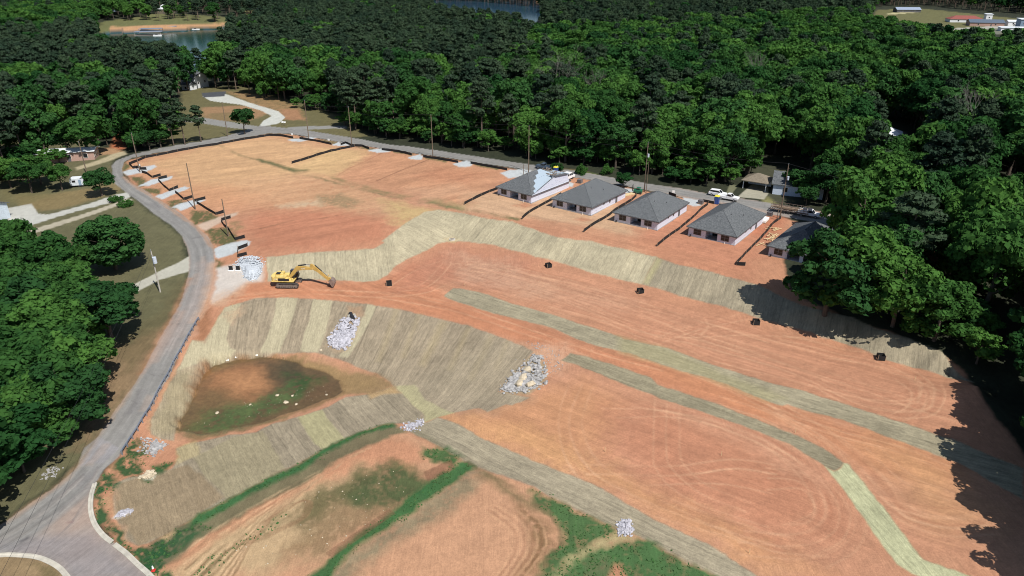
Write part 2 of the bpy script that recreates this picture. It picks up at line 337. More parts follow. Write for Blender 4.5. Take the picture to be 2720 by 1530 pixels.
PA([(1450,30),(1490,30),(1485,52),(1452,52)], (196,160,118), 4, 2)
PA([(2330,26),(2440,22),(2560,34),(2760,56),(2760,95),(2540,86),(2320,90),(2300,70)], (112,108,66), 5, 4, var=.12)
PA([(2355,36),(2440,28),(2440,33),(2360,39)], (196,184,140), 2, 1)
PA([(2520,76),(2620,70),(2760,64),(2760,72),(2640,76),(2530,80)], (180,176,168), 2, .5)
PA([(2540,82),(2620,76),(2760,72),(2760,88),(2560,92)], (128,128,120), 2, .5, a=.8)
PA([(2320,372),(2420,395),(2450,440),(2330,440)], (126,108,66), 4, 3, a=.7)
PA([(2325,350),(2400,350),(2400,385),(2330,375)], (176,164,146), 3, 2, a=.8)
PA([(120,250),(170,235),(165,262),(125,265)], (150,110,84), 3, 3, a=.8)
PA([(305,355),(330,352),(332,395),(296,400)], (186,104,66), 2, 1.5)
PA([(262,395),(300,392),(325,400),(325,408),(262,412)], (182,140,104), 2, 1.5)
PA([(200,445),(262,425),(300,408),(330,402),(336,410),(300,424),(250,440),(206,452)], (186,170,140), 1.0, .5)
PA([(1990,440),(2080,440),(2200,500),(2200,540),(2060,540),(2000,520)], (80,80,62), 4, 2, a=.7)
PA([(2024,532),(2040,522),(2062,540),(2060,548),(2030,545)], (138,132,84), 1.5, 1)
PA([(1468,456),(1500,450),(1560,456),(1600,466),(1606,472),(1520,458)], (96,108,52), 1.5, 1)
PA([(1450,450),(1480,446),(1560,455),(1520,460)], (150,124,86), 1.5, 1, a=.6)
# the graded site
si, sm_ = PA(SITE, (200,141,110), .8, .6)
red = np.clip(.5+.9*n30[si]+.3*n8[si], 0, 1); col[si] = col[si]*(1-red*.35*sm_)[:, None]+rgb((190,122,86))*(red*.35*sm_)[:, None]
pal = np.clip(-.1+.9*n8[si]-.4*n30[si], 0, 1); col[si] = col[si]*(1-pal*.3*sm_)[:, None]+rgb((214,172,138))*(pal*.3*sm_)[:, None]
PA([(350,440),(540,385),(715,360),(870,385),(940,400),(860,440),(760,500),(620,520),(480,500),(420,470)], (212,168,122), 14, 4, a=.75)
PA([(430,500),(700,480),(900,470),(1000,520),(940,560),(640,560),(520,560)], (204,146,106), 12, 4, a=.7)
PA([(600,480),(850,455),(1010,500),(1100,560),(1020,600),(900,560),(700,540)], (206,160,122), 8, 4, a=.55, breakup=1)
PA([(640,590),(700,560),(900,560),(1040,580),(1040,640),(860,665),(680,672)], (192,122,92), 8, 4, a=.85)
PA([(860,395),(980,400),(960,440),(880,470),(760,450),(830,420)], (216,176,124), 6, 2, a=.75)
PA([(1000,402),(1130,418),(1330,455),(1290,510),(1240,550),(900,470)], (202,144,108), 6, 3, a=.8)
PA([(1150,440),(1300,458),(1240,490),(1100,470)], (190,124,92), 6, 3, a=.55)
PA([(1080,500),(1230,490),(1250,510),(1120,540)], (206,158,126), 5, 3, a=.5)
PA([(1240,515),(1480,505),(1700,560),(1690,640),(1560,630),(1400,590),(1240,560)], (208,166,132), 5, 3, a=.85, var=.12)
PA([(1690,640),(1740,560),(1900,560),(2030,600),(2030,660),(1980,740),(1850,715)], (198,130,100), 5, 3, a=.85, var=.12)
PA([(1290,580),(1500,625),(1700,660),(1980,742),(1960,712),(1740,640),(1560,600),(1400,575)], (196,132,100), 2.5, 1.5, a=.7)
PA([(2000,556),(2060,560),(2090,580),(2050,640),(1990,620)], (188,112,82), 3, 1, a=.7)
for q in [(1395,545,34,7),(1548,583,26,6),(1700,560,40,5)]:
    PA([(q[0]-q[2],q[1]),(q[0],q[1]-q[3]),(q[0]+q[2],q[1]),(q[0],q[1]+q[3])], (188,118,86), 1.5, 1, a=.7, breakup=1)
# bench, haul track, terraces
PA([(560,770),(700,752),(960,752),(1030,735),(1100,700),(1180,790),(1360,845),(1560,915),(1760,970),(2040,1066),(2040,1120),(1750,1020),(1540,936),(1410,915),(1300,882),(1150,842),(980,806),(780,788),(630,800)], (199,128,92), 2.5, 1.2, a=.85)
PA([(1060,715),(1200,650),(1420,690),(1420,760),(1300,770),(1190,740),(1120,770),(1050,770)], (190,124,98), 6, 3, a=.75)
PA([(1200,670),(1330,690),(1420,730),(1700,800),(1650,830),(1400,790),(1230,745)], (206,160,132), 5, 3, a=.6, breakup=.8)
PA([(1420,700),(2430,985),(2560,1060),(2560,1160),(2200,1050),(1800,920),(1500,830)], (196,136,106), 5, 3, a=.6)
PA([(1560,900),(1800,960),(2100,1080),(2300,1140),(2540,1220),(2580,1300),(2300,1250),(2100,1140),(1800,1020)], (200,132,92), 3, 2, a=.6)
PA([(2280,1170),(2400,1180),(2560,1250),(2600,1400),(2460,1380),(2340,1230)], (208,152,104), 8, 3, a=.6)
PA([(1170,1115),(1420,1040),(1560,1020),(1640,1090),(1600,1200),(1500,1230),(1300,1160)], (206,144,100), 6, 3, a=.7)
PA([(1180,1110),(1380,1190),(1600,1290),(1900,1440),(2060,1530),(2200,1530),(1900,1380),(1600,1230),(1400,1140)], (214,156,104), 5, 3, a=.75)
PA([(1600,1100),(1760,1080),(2040,1180),(2200,1280),(2240,1400),(2040,1440),(1800,1350),(1620,1220)], (190,122,92), 9, 4, a=.65)
PA([(1740,1050),(2000,1130),(2230,1290),(2160,1300),(1960,1170),(1760,1090)], (204,146,116), 3, 2, a=.6, breakup=.6)
PA([(2000,1500),(2260,1440),(2400,1530),(2200,1560)], (198,136,106), 5, 3, a=.5)
PA([(1300,905),(1420,925),(1500,905),(1520,950),(1480,990),(1440,960)], (206,158,130), 3, 1.5, a=.7, breakup=1)
# graded streaks: grader and track marks
def streaks(poly, p, q, amp=.10, across=1.4, along=22, seed=71):
    P = PX(poly); a, b = PX([p, q]); d = (b-a)/np.linalg.norm(b-a)
    idx = np.where((GX > P[:, 0].min()) & (GX < P[:, 0].max()) & (GY > P[:, 1].min()) & (GY < P[:, 1].max()))[0]
    s = sdist(GX[idx], GY[idx], P); m = np.clip(-s/4, 0, 1)
    u = (GX[idx]*-d[1]+GY[idx]*d[0])+.35*n8[idx]*2; v = GX[idx]*d[0]+GY[idx]*d[1]
    f = vnoise(u/across, v/along, seed)+.7*vnoise(u/(across*.35), v/(along*.7), seed+1)+.5*vnoise(u/(across*.15), v/along, seed+2)
    col[idx] *= (1+amp*f*m)[:, None]; g = m > .5; SU[idx[g]] = u[g]*.8; SV[idx[g]] = v[g]
streaks([(330,430),(715,356),(1300,450),(1480,500),(1240,560),(1040,600),(720,680),(560,640)], (560,620), (900,560), .10, 1.6, 18)
streaks([(750,380),(1330,450),(1240,555),(700,420)], (900,470), (1080,420), .08, 1.8, 20)
streaks([(1240,520),(2060,560),(1990,745),(1240,570)], (1350,585), (1900,725), .08, 1.3, 14)
streaks([(560,800),(700,740),(1100,690),(1500,700),(2560,1000),(2650,1180),(2700,1500),(2400,1500),(2200,1200),(1500,930),(1000,810)], (1400,850), (2100,1080), .11, 1.0, 22)
streaks([(1180,1110),(1450,950),(1750,1030),(2200,1240),(2400,1500),(2000,1540)], (1400,1190), (1900,1400), .07, 1.2, 16)
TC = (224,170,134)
tracks = [[(1360,742),(1600,795),(1900,865),(2200,945),(2400,1000),(2500,1040)],[(1400,755),(1600,810),(1800,870),(2040,950),(2300,1040),(2440,1090),(2540,1120)],[(1440,770),(1640,850),(1780,910),(1900,960),(2100,1010),(2300,1060),(2420,1062),(2448,1040),(2440,1010),(2380,985),(2200,950)],
[(1500,800),(1700,880),(1900,930),(2100,990),(2300,1080),(2450,1090),(2480,1055),(2470,1015),(2400,970),(2250,930),(2080,890)],[(1600,850),(1780,895),(2000,890),(2200,900)],[(1760,910),(1880,870),(2060,840),(2200,880)],[(1380,720),(1600,775),(1850,850),(2040,910)],[(2150,1020),(2300,1095),(2460,1108),(2510,1060),(2500,1020)],
[(1350,790),(1560,840),(1700,895),(1850,960),(1960,985)],[(1250,720),(1400,740),(1560,790)],[(1200,700),(1330,705),(1500,740),(1650,790)],[(1420,745),(1560,775),(1740,850),(1870,905),(2010,950)],[(1860,890),(1880,870),(1875,850),(1850,838)],[(2380,1010),(2420,1040),(2410,1080),(2370,1100)],
[(560,792),(800,772),(1000,775),(1180,800),(1360,860),(1560,930),(1760,985)],[(580,800),(800,780),(1000,790),(1200,825),(1400,890),(1560,945)],[(1030,765),(1100,720),(1180,690)],[(1060,775),(1140,760),(1200,700)],[(1000,790),(1120,780),(1180,760)],
[(1600,920),(1800,975),(2040,1075),(2200,1135),(2400,1190),(2580,1260)],[(1640,935),(1850,1000),(2040,1088),(2200,1150),(2400,1205),(2560,1275)],[(2040,1075),(2200,1170),(2300,1260),(2360,1340),(2440,1385),(2540,1402),(2620,1395)],[(2060,1095),(2190,1175),(2280,1260),(2350,1350),(2440,1405),(2540,1425),(2640,1420)],[(2180,1160),(2330,1290),(2400,1370),(2500,1400),(2600,1408)],[(2230,1200),(2320,1300),(2380,1350),(2460,1372),(2560,1380)],[(2300,1190),(2400,1280),(2520,1330)],
[(1510,1022),(1487,1090),(1487,1160),(1510,1230),(1560,1290),(1650,1340),(1800,1390),(1980,1440)],[(1545,1022),(1515,1100),(1515,1150),(1545,1220),(1610,1280),(1760,1350),(1960,1420),(2100,1460)],[(1740,1055),(1735,1200),(1745,1250),(1790,1300),(1880,1350),(2040,1400)],[(1772,1060),(1770,1200),(1790,1250),(1860,1310),(1980,1360)],
[(1600,1085),(1760,1090),(1920,1140),(2040,1190),(2140,1260),(2190,1330),(2180,1390),(2110,1420),(1980,1410)],[(1680,1080),(1860,1110),(2040,1175),(2170,1270),(2225,1340),(2215,1410),(2130,1450),(1960,1440)],[(1640,1110),(1800,1110),(1980,1160),(2100,1240),(2160,1330),(2150,1370),(2080,1395)],[(1560,1260),(1800,1262),(1960,1245),(2060,1260)],[(1700,1290),(1900,1285),(2050,1310)],[(2040,1180),(2130,1230),(2250,1340),(2240,1430),(2160,1480)],
[(2040,1300),(2130,1300),(2165,1345),(2150,1385),(2100,1395)],[(2040,1270),(2110,1275),(2160,1310)],[(1760,1330),(1900,1400),(2040,1460),(2200,1480)],[(1900,1070),(2040,1120),(2150,1190)]]
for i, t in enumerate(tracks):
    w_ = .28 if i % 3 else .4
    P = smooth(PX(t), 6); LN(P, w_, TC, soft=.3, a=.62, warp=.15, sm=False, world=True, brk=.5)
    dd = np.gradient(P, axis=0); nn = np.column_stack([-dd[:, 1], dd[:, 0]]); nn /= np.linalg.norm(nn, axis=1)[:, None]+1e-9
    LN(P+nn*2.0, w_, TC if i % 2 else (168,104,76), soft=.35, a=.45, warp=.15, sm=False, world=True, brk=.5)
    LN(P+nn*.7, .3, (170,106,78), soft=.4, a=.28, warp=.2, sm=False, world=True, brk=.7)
# swale lines and grass in the upper lots
GR = (96,98,62)
LN([(565,380),(600,395),(650,415),(700,428),(770,452),(870,480),(960,502),(1050,524),(1150,540),(1250,558),(1372,581)], 1.3, (112,106,72), soft=1.2, a=.8, warp=1.2, brk=1.2)
LN([(690,424),(770,450),(810,453)], 2.2, GR, soft=1.5, a=.8, warp=1)
LN([(880,470),(980,500),(1080,522),(1180,545),(1290,568),(1375,582)], 1.6, (100,104,64), soft=1.5, a=.7, warp=1.2, brk=1)
LN([(1080,520),(1180,538),(1250,552)], 3.5, (150,142,96), soft=3, a=.5, warp=2, brk=1.5)
LN([(760,395),(900,388),(780,432)], .4, (160,120,90), a=.3)
LN([(1030,400),(900,462)], .5, (168,112,84), a=.6); LN([(1140,423),(1000,480)], .5, (120,80,62), a=.6)
PA([(835,520),(900,515),(960,535),(930,550),(860,545)], (138,120,88), 3, 3, a=.7, breakup=1.5); PA([(740,545),(800,535),(850,530),(860,545),(760,552)], (204,180,152), 3, 3, a=.6, breakup=1)
LN([(820,585),(900,572),(960,562)], .5, (96,78,58), a=.7, brk=1); LN([(690,608),(760,590),(800,580)], .6, (120,92,66), a=.6, brk=1)
PA([(1010,530),(1120,550),(1180,560),(1080,595),(1050,600),(1040,570)], (196,166,112), 5, 3, a=.8, breakup=.8)
# road-side verge inside the left bend
for q in [[(345,470),(375,470),(395,490),(370,498)],[(380,500),(430,500),(420,515),(395,512)],[(445,535),(480,530),(500,545),(455,556)],[(505,560),(560,560),(580,585),(520,600)],[(545,610),(610,600),(630,640),(590,660),(562,645)],[(572,690),(600,700),(590,715),(572,712)],[(330,425),(345,440),(340,455),(326,450)]]:
    PA(q, (150,112,80), 1.2, 1, a=.8); PA(q, (84,92,52), 1.2, 1.5, a=.85, breakup=2.2)
PA([(610,590),(640,585),(650,605),(625,620)], (130,116,78), 1.5, 1.5, a=.6, breakup=1.5)
for q in [[(770,368),(800,366),(836,372),(800,374)],[(842,370),(900,378),(890,383),(846,376)],[(1040,399),(1100,410),(1090,414),(1046,404)],[(1124,417),(1190,428),(1185,432),(1128,422)],[(1255,433),(1330,447),(1320,452),(1258,438)],[(945,388),(1005,396),(990,400),(950,392)]]:
    PA(q, (92,96,56), .8, .8, a=.85, breakup=1)
# matting
def rolls(res, p, q, width=2.3, amp=.05, fine=.07, fan=None, seed=5):
    idx, m = res
    if m is None: return
    if fan is None:
        a, b = PX([p, q]); d = (b-a)/np.linalg.norm(b-a); u = GX[idx]*-d[1]+GY[idx]*d[0]; v = GX[idx]*d[0]+GY[idx]*d[1]
    else:
        c, R0 = fan; dx = GX[idx]-c[0]; dy = GY[idx]-c[1]; u = np.arctan2(dy, dx)*R0; v = np.hypot(dx, dy)
    u = u+.12*n2[idx]; k = np.floor(u/width).astype(np.int64); fr = u/width-k
    f = 1+amp*_hash(k, k*0+3, seed)*1.2 - .16*(np.abs(fr-.5) > .46) + fine*(vnoise(u/.33, v/3.5, seed+9)+.8*vnoise(u/.16, v/1.6, seed+19)+.35*n05[idx]) + .08*n8[idx] + .05*n2[idx]
    col[idx] *= (1+(f-1)*m)[:, None]; g = m > .5; SU[idx[g]] = u[g]; SV[idx[g]] = v[g]
MATT = 1
A_UP = [(707,683),(726,681),(800,673),(849,668),(944,664),(993,660),(1020,645),(1013,640),(1032,626),(1057,607),(1078,591),(1127,563),(1169,557),(1229,566),(1278,577),(1360,588),(1413,607),(1483,630),(1571,640),(1659,661),(1744,682)]
A_LO = [(1705,756),(1659,746),(1571,725),(1487,698),(1423,682),(1360,665),(1314,651),(1243,642),(1201,640),(1162,647),(1134,665),(1085,686),(1046,711),(1028,732),(1007,744),(969,749),(891,745),(786,744),(712,748)]
A = PA(A_UP+A_LO, (186,174,140), .35, .35, k=MATT)
A1 = [(a, b) for a, b in A_UP if a < 1040]+[(1057,607),(1046,711),(1028,732),(1007,744),(969,749),(891,745),(786,744),(712,748)]
rolls(PA(A1, None, .35, .35, var=0), (823,672), (823,746), amp=.04); 
rolls(PA([(1057,607),(1078,591),(1127,563),(1169,557),(1229,566),(1201,640),(1134,665),(1046,711)], None, .35, .3, var=0), (1090,590), (1180,640), amp=.05)
rolls(PA([(1229,566),(1360,588),(1483,630),(1744,682),(1705,756),(1487,698),(1314,651),(1201,640)], None, .35, .3, var=0), (1740,686), (1708,749), amp=.06)
A2 = PA([(1744,682),(1818,707),(1888,721),(1958,741),(2011,756),(2093,795),(2181,823),(2265,843),(2357,881),(2427,904),(2498,932),(2586,1017),(2519,1003),(2427,978),(2339,953),(2251,915),(2181,894),(2100,869),(2040,853),(1958,827),(1870,802),(1800,785),(1705,756)], (164,152,124), .35, .35, k=MATT)
rolls(A2, (1740,686), (1708,749), amp=.05, fine=.10)
PA([(1744,684),(1760,690),(1722,756),(1708,752)], (186,176,124), 1.0, .3, a=.7)
Bp = [(598,816),(633,806),(680,792),(786,791),(891,799),(986,809),(1067,823),(1155,844),(1243,865),(1314,890),(1360,908),(1388,920),(1415,934),(1395,964),(1378,985),(1367,1003),(1345,1030),(1324,1040),(1360,1046),(1406,1055),(1360,1078),(1345,1075),(1294,1094),(1271,1083),(1190,1099),(1162,1108),(1113,1125),(1046,1125),(983,1060),(1000,1040),(1046,1027),(1025,1006),(997,992),(947,975),(898,953),(838,938),(733,939),(680,953),(626,960),(577,968),(549,985),(528,1020),(507,1073),(472,1126),(461,1171),(422,1166),(398,1154),(405,1108),(422,1073),(454,1013),(472,978),(493,943),(510,904),(542,904),(560,880)]
B = PA(Bp, (166,150,122), .35, .35, k=MATT)
l1 = PX([(782,791),(745,936)]); l2 = PX([(1243,865),(1137,1019)])
def isect(l, m):
    d1 = l[1]-l[0]; d2 = m[1]-m[0]; t = np.linalg.solve(np.column_stack([d1, -d2]), m[0]-l[0]); return l[0]+t[0]*d1
fc = isect(l1, l2); R0 = np.linalg.norm(fc-l1[0])
rolls(B, None, None, amp=.10, fine=.11, fan=(fc, R0), width=2.4, seed=8)
LT = (192,181,144)
for q in [[(598,816),(633,806),(638,806),(630,837),(612,862),(600,900),(612,925),(626,930),(612,952),(560,965),(500,975),(470,985),(493,943),(510,904),(542,904),(570,860)],
          [(735,791),(790,791),(782,830),(765,880),(742,936),(692,936),(712,890),(728,840)],[(832,795),(884,799),(872,850),(862,890),(845,936),(796,934),(806,890),(822,850)],[(975,808),(1000,812),(980,860),(955,905),(925,950),(900,946),(930,900),(955,860)]]:
    PA(q, LT, .35, .25, a=.85, var=.06)
for q in [[(1050,820),(1062,822),(1012,960),(1000,958)],[(1110,833),(1118,835),(1075,950),(1066,950)],[(1170,850),(1190,855),(1130,975),(1112,968)],[(1240,870),(1252,872),(1200,985),(1188,980)],[(1300,890),(1312,893),(1255,1010),(1243,1005)],[(1345,905),(1352,908),(1320,980),(1312,978)]]:
    PA(q, (176,158,116), 1.2, .3, a=.5)
PA([(1046,1027),(1100,1022),(1130,1060),(1175,1085),(1208,1097),(1162,1108),(1125,1125),(1130,1105),(1085,1065)], (184,176,128), .4, .3, a=.85)
PA([(1290,900),(1410,940),(1365,1005),(1330,1035),(1400,1058),(1345,1078),(1290,1094),(1200,1096),(1130,1060),(1100,1022)], (156,144,118), 5, 1, a=.4)
PA([(470,985),(520,985),(500,1075),(465,1150),(415,1160),(400,1140),(430,1070)], (166,152,114), 2, 1, a=.7)
Cp = [(299,1287),(340,1268),(400,1262),(457,1245),(478,1215),(468,1192),(507,1178),(598,1157),(680,1148),(722,1126),(796,1106),(856,1087),(919,1055),(979,1048),(1000,1040),(1046,1027),(1120,1100),(1113,1125),(1080,1118),(1046,1125),(1018,1127),(961,1147),(909,1168),(835,1206),(764,1249),(680,1287),(598,1330),(528,1365),(465,1407),(405,1439),(370,1448),(334,1435),(310,1375),(299,1337)]
Cm = PA(Cp, (166,152,124), .35, .35, k=MATT); rolls(Cm, (796,1106), (860,1190), amp=.09, fine=.09)
PA([(790,1108),(856,1088),(866,1110),(915,1163),(858,1195),(835,1180)], (184,176,126), .35, .25, a=.85)
PA([(515,1215),(620,1160),(700,1145),(760,1245),(598,1330),(590,1310),(540,1260)], (166,154,116), .35, .3, a=.7)
PA([(299,1290),(500,1235),(540,1262),(592,1322),(465,1407),(370,1448),(310,1375)], (154,132,98), .5, .4, a=.75)
PA([(470,1190),(520,1170),(535,1205),(470,1235)], (190,172,122), .6, .5, a=.7)
PA([(1046,1027),(1000,1040),(970,1045),(983,1062),(1010,1050),(1060,1045)], (190,156,104), .8, .8, a=.9)
PA([(1025,1003),(1046,1027),(990,1048),(900,1050),(905,1012),(947,985)], (150,122,84), 1.5, 1, a=.9)
D = PA([(1180,783),(1204,765),(1229,767),(1296,783),(1360,806),(1448,830),(1536,858),(1620,885),(1659,901),(1775,925),(1870,960),(1958,989),(2040,1016),(2128,1036),(2223,1066),(2286,1087),(2392,1122),(2543,1171),(2720,1245),(2720,1330),(2543,1228),(2427,1185),(2339,1155),(2241,1115),(2156,1096),(2093,1075),(2080,1080),(2040,1066),(1923,1017),(1853,996),(1765,971),(1677,939),(1571,915),(1466,872),(1360,844),(1278,823),(1208,799),(1180,788)], (162,152,122), .3, .35, k=MATT)
rolls(D, (1360,825), (2040,1040), amp=.06, fine=.12, width=2.2)
PA([(1640,892),(1775,926),(2092,1060),(2040,1066),(1853,996),(1650,935)], (166,158,112), 2, .5, a=.6)
Ep = PA([(1490,957),(1515,938),(1557,946),(1642,973),(1730,1003),(1747,1022),(1818,1043),(1923,1080),(2040,1126),(2128,1161),(2191,1192),(2240,1228),(2234,1240),(2215,1250),(2191,1240),(2146,1210),(2093,1178),(2040,1157),(1958,1126),(1853,1090),(1765,1062),(1694,1034),(1663,1022),(1589,992),(1518,964)], (154,144,114), .3, .35, k=MATT)
rolls(Ep, (1600,975), (2040,1140), amp=.05, fine=.11, width=2.2)
E2 = PA([(2240,1228),(2251,1231),(2293,1280),(2350,1354),(2403,1425),(2452,1485),(2498,1502),(2568,1527),(2720,1570),(2700,1640),(2427,1527),(2385,1499),(2339,1442),(2286,1365),(2237,1295),(2191,1240),(2215,1252),(2234,1242)], (192,192,146), .3, .35, k=MATT)
rolls(E2, (2237,1270), (2420,1480), amp=.04, fine=.07, width=2.2)
Fp = PA([(1085,1147),(1113,1126),(1134,1122),(1162,1108),(1208,1122),(1278,1161),(1360,1198),(1483,1249),(1571,1284),(1677,1347),(1765,1393),(1853,1435),(1923,1471),(2004,1527),(2090,1580),(1980,1590),(1888,1527),(1835,1502),(1775,1471),(1694,1425),(1635,1404),(1571,1372),(1508,1344),(1459,1319),(1423,1295),(1360,1273),(1278,1245),(1229,1224),(1173,1189),(1120,1161)], (164,152,124), .35, .4, k=MATT)
rolls(Fp, (1200,1150), (1900,1490), amp=.06, fine=.12, width=2.2)
LN([(1090,1143),(1130,1160),(1180,1190)], 1.2, (120,114,84), soft=1, a=.5)
# lower-left lot with grass
PA([(1085,1150),(1229,1226),(1420,1296),(1600,1390),(1694,1427),(1888,1529),(1950,1600),(500,1640),(398,1530),(405,1441),(465,1409),(680,1290),(835,1208),(961,1150),(1046,1128)], (202,148,114), 1.0, .6)
PA([(430,1480),(640,1360),(820,1270),(960,1240),(1000,1330),(860,1440),(700,1540),(450,1560)], (196,166,126), 5, 3, a=.8)
PA([(960,1160),(1080,1170),(1130,1210),(1080,1250),(960,1230),(760,1330),(560,1440),(430,1530),(400,1500),(560,1400),(800,1250)], (200,136,102), 2, 1.2, a=.8)
PA([(820,1330),(1000,1230),(1110,1240),(1145,1290),(1060,1370),(930,1440),(740,1500),(780,1420)], (136,108,76), 3, 2.5, a=.75, breakup=1)
GG = (62,106,56); GD = (62,84,46); GB = (118,110,82)
GRP = []
def grass(q, c=GG, a=.95, brk=0, soft=.9, warp=.8, var=.22):
    GRP.append(q); PA(q, c, soft, warp, a=a, var=var, breakup=brk)
grass([(1012,1238),(1080,1226),(1116,1262),(1140,1290),(1080,1340),(980,1350),(930,1330),(900,1300),(960,1260)], (72,90,52), .9, .4, 2.5, 2)
grass([(860,1290),(960,1240),(1000,1260),(920,1330),(800,1400),(760,1390)], (96,92,58), .75, 1, 2.5, 2)
grass([(1127,1190),(1190,1193),(1222,1215),(1200,1235),(1150,1228),(1120,1210)], (60,98,52), .95, .6, 1.2, 1.5)
grass([(560,1480),(700,1400),(760,1360),(740,1400),(620,1470),(560,1530),(500,1540)], (70,84,46), .6, 2.5, 1.5, 2)
PA([(1150,1235),(1190,1233),(1205,1245),(1165,1285),(1120,1270)], (196,140,108), 1.2, 1, a=.8)
# crest strip and its dead-grass flank
PA([(1046,1127),(1080,1148),(1040,1160),(985,1180),(900,1225),(820,1275),(700,1335),(620,1385),(520,1440),(460,1490),(400,1530),(360,1500),(390,1450),(465,1405),(600,1330),(700,1280),(835,1206),(961,1147)], GB, .9, .9, a=.95, var=.25)
grass([(1046,1125),(1018,1127),(961,1147),(909,1168),(835,1206),(764,1249),(680,1287),(598,1330),(528,1365),(500,1385),(500,1410),(560,1378),(640,1330),(700,1296),(790,1252),(860,1212),(930,1171),(1000,1143),(1045,1135)], (52,104,56))
grass([(405,1440),(470,1405),(530,1400),(560,1400),(480,1460),(420,1500),(380,1500)], (40,84,48), .9, 1.5)
grass([(253,1290),(275,1255),(300,1262),(310,1300),(270,1310),(275,1350),(300,1360),(300,1400),(330,1420),(332,1440),(370,1452),(440,1440),(420,1490),(470,1540),(430,1580),(398,1527),(334,1467),(290,1430),(262,1395),(252,1340)], (34,84,46), .95, 1.4, .8, 1.5)
grass([(320,1210),(360,1165),(380,1180),(392,1215),(360,1270),(310,1270),(300,1240)], (40,84,44), .95, 1.8, .8, 1.5)
grass([(402,1240),(440,1228),(465,1228),(430,1258),(408,1260)], (34,90,46), .95, .8)
grass([(370,1265),(395,1270),(400,1285),(375,1280)], (44,86,44), .9, 1)
PA([(262,1335),(300,1300),(310,1365),(275,1340)], (190,150,112), .8, 1, a=.7, breakup=1); PA([(310,1390),(330,1400),(345,1440),(325,1420)], (190,150,112), .8, 1, a=.8)
PA([(430,1425),(465,1408),(470,1415),(450,1432)], (200,162,122), .8, .8, a=.9)
# diagonal berm
PA([(1229,1226),(1285,1245),(1262,1300),(1190,1352),(1120,1402),(1040,1450),(960,1510),(930,1560),(800,1560),(900,1490),(1080,1370),(1180,1290)], (134,122,96), 2.6, 1.6, a=.85, var=.3, breakup=.7)
grass([(1213,1232),(1229,1226),(1262,1238),(1210,1276),(1142,1326),(1074,1378),(1004,1421),(950,1454),(900,1505),(870,1545),(790,1560),(840,1512),(885,1478),(921,1447),(956,1419),(1010,1383),(1046,1355),(1098,1308),(1134,1284),(1162,1260)], (50,104,54))
grass([(1420,1300),(1459,1320),(1508,1345),(1571,1373),(1635,1405),(1640,1418),(1600,1440),(1555,1465),(1510,1500),(1450,1540),(1400,1560),(1440,1500),(1500,1440),(1500,1420),(1470,1370),(1430,1340)], (60,104,56), .95, .45, 1.2, 1.5)
grass([(1450,1540),(1555,1470),(1680,1432),(1720,1438),(1775,1471),(1835,1502),(1900,1540),(1940,1600),(1400,1620)], (56,106,56), .95, .35, 1.0, 1.2)
PA([(1590,1440),(1640,1415),(1700,1425),(1640,1445),(1560,1475),(1470,1535),(1450,1530),(1540,1465)], (168,158,112), 1, 1, a=.75, breakup=1)
PA([(1600,1545),(1640,1495),(1660,1500),(1680,1560)], (196,132,100), 1, 1, a=.9)
PA([(1560,1500),(1620,1480),(1620,1510),(1570,1530)], (112,104,76), 2, 1.5, a=.6)
PA([(1365,1330),(1400,1345),(1460,1400),(1470,1450),(1440,1500),(1380,1540),(1350,1540),(1420,1450),(1400,1390)], (118,92,58), 2, 1.5, a=.8, breakup=1.2)
for k_ in range(9):
    o_ = k_*9; LN([(1360-o_,1330+o_*.4),(1420-o_*1.2,1370+o_*.3),(1450-o_*1.3,1420),(1440-o_*1.2,1470),(1390-o_,1530)], .35, (140,92,64) if k_ % 2 else (222,168,128), a=.55, brk=.8)
LN([(1240,1230),(1360,1290),(1420,1330),(1470,1380),(1490,1440),(1450,1500)], .7, (78,84,50), a=.8, warp=.8, brk=1)
LN([(1290,1260),(1380,1320),(1440,1350)], 1.5, (110,100,66), soft=1.5, a=.7, warp=1)
for k_ in range(16):   # wheel ruts on the lower lot
    y_ = k_*13; LN([(980-k_*8,1190+y_*.35),(800-k_*6,1275+y_*.6),(620,1375+y_*.8),(480+k_*4,1470+y_)], .35, (134,100,70) if k_ % 2 else (226,182,142), a=.75, warp=.4, brk=.7)
for k_ in range(4):
    LN([(690+k_*8,1390),(740,1370-k_*6),(800+k_*5,1330),(812+k_*6,1345),(790+k_*5,1380),(700,1420+k_*4),(620,1440+k_*5)], .3, (150,112,80), a=.6, brk=.5)
for k_ in range(34):   # dozer cleat marks beside the berm
    f_ = k_/34; x_ = 880+f_*170+0; y_ = 1478-f_*118; LN([(x_-12,y_-9),(x_+2,y_+1)], .22, (120,84,60), soft=.25, a=.7, sm=False, warp=.05)
for k_ in range(22):
    x_ = 1128+k_*3.3; y_ = 1262-k_*1.5; LN([(x_,y_-8),(x_+9,y_+14)], .22, (124,84,62), soft=.25, a=.65, sm=False, warp=.05)
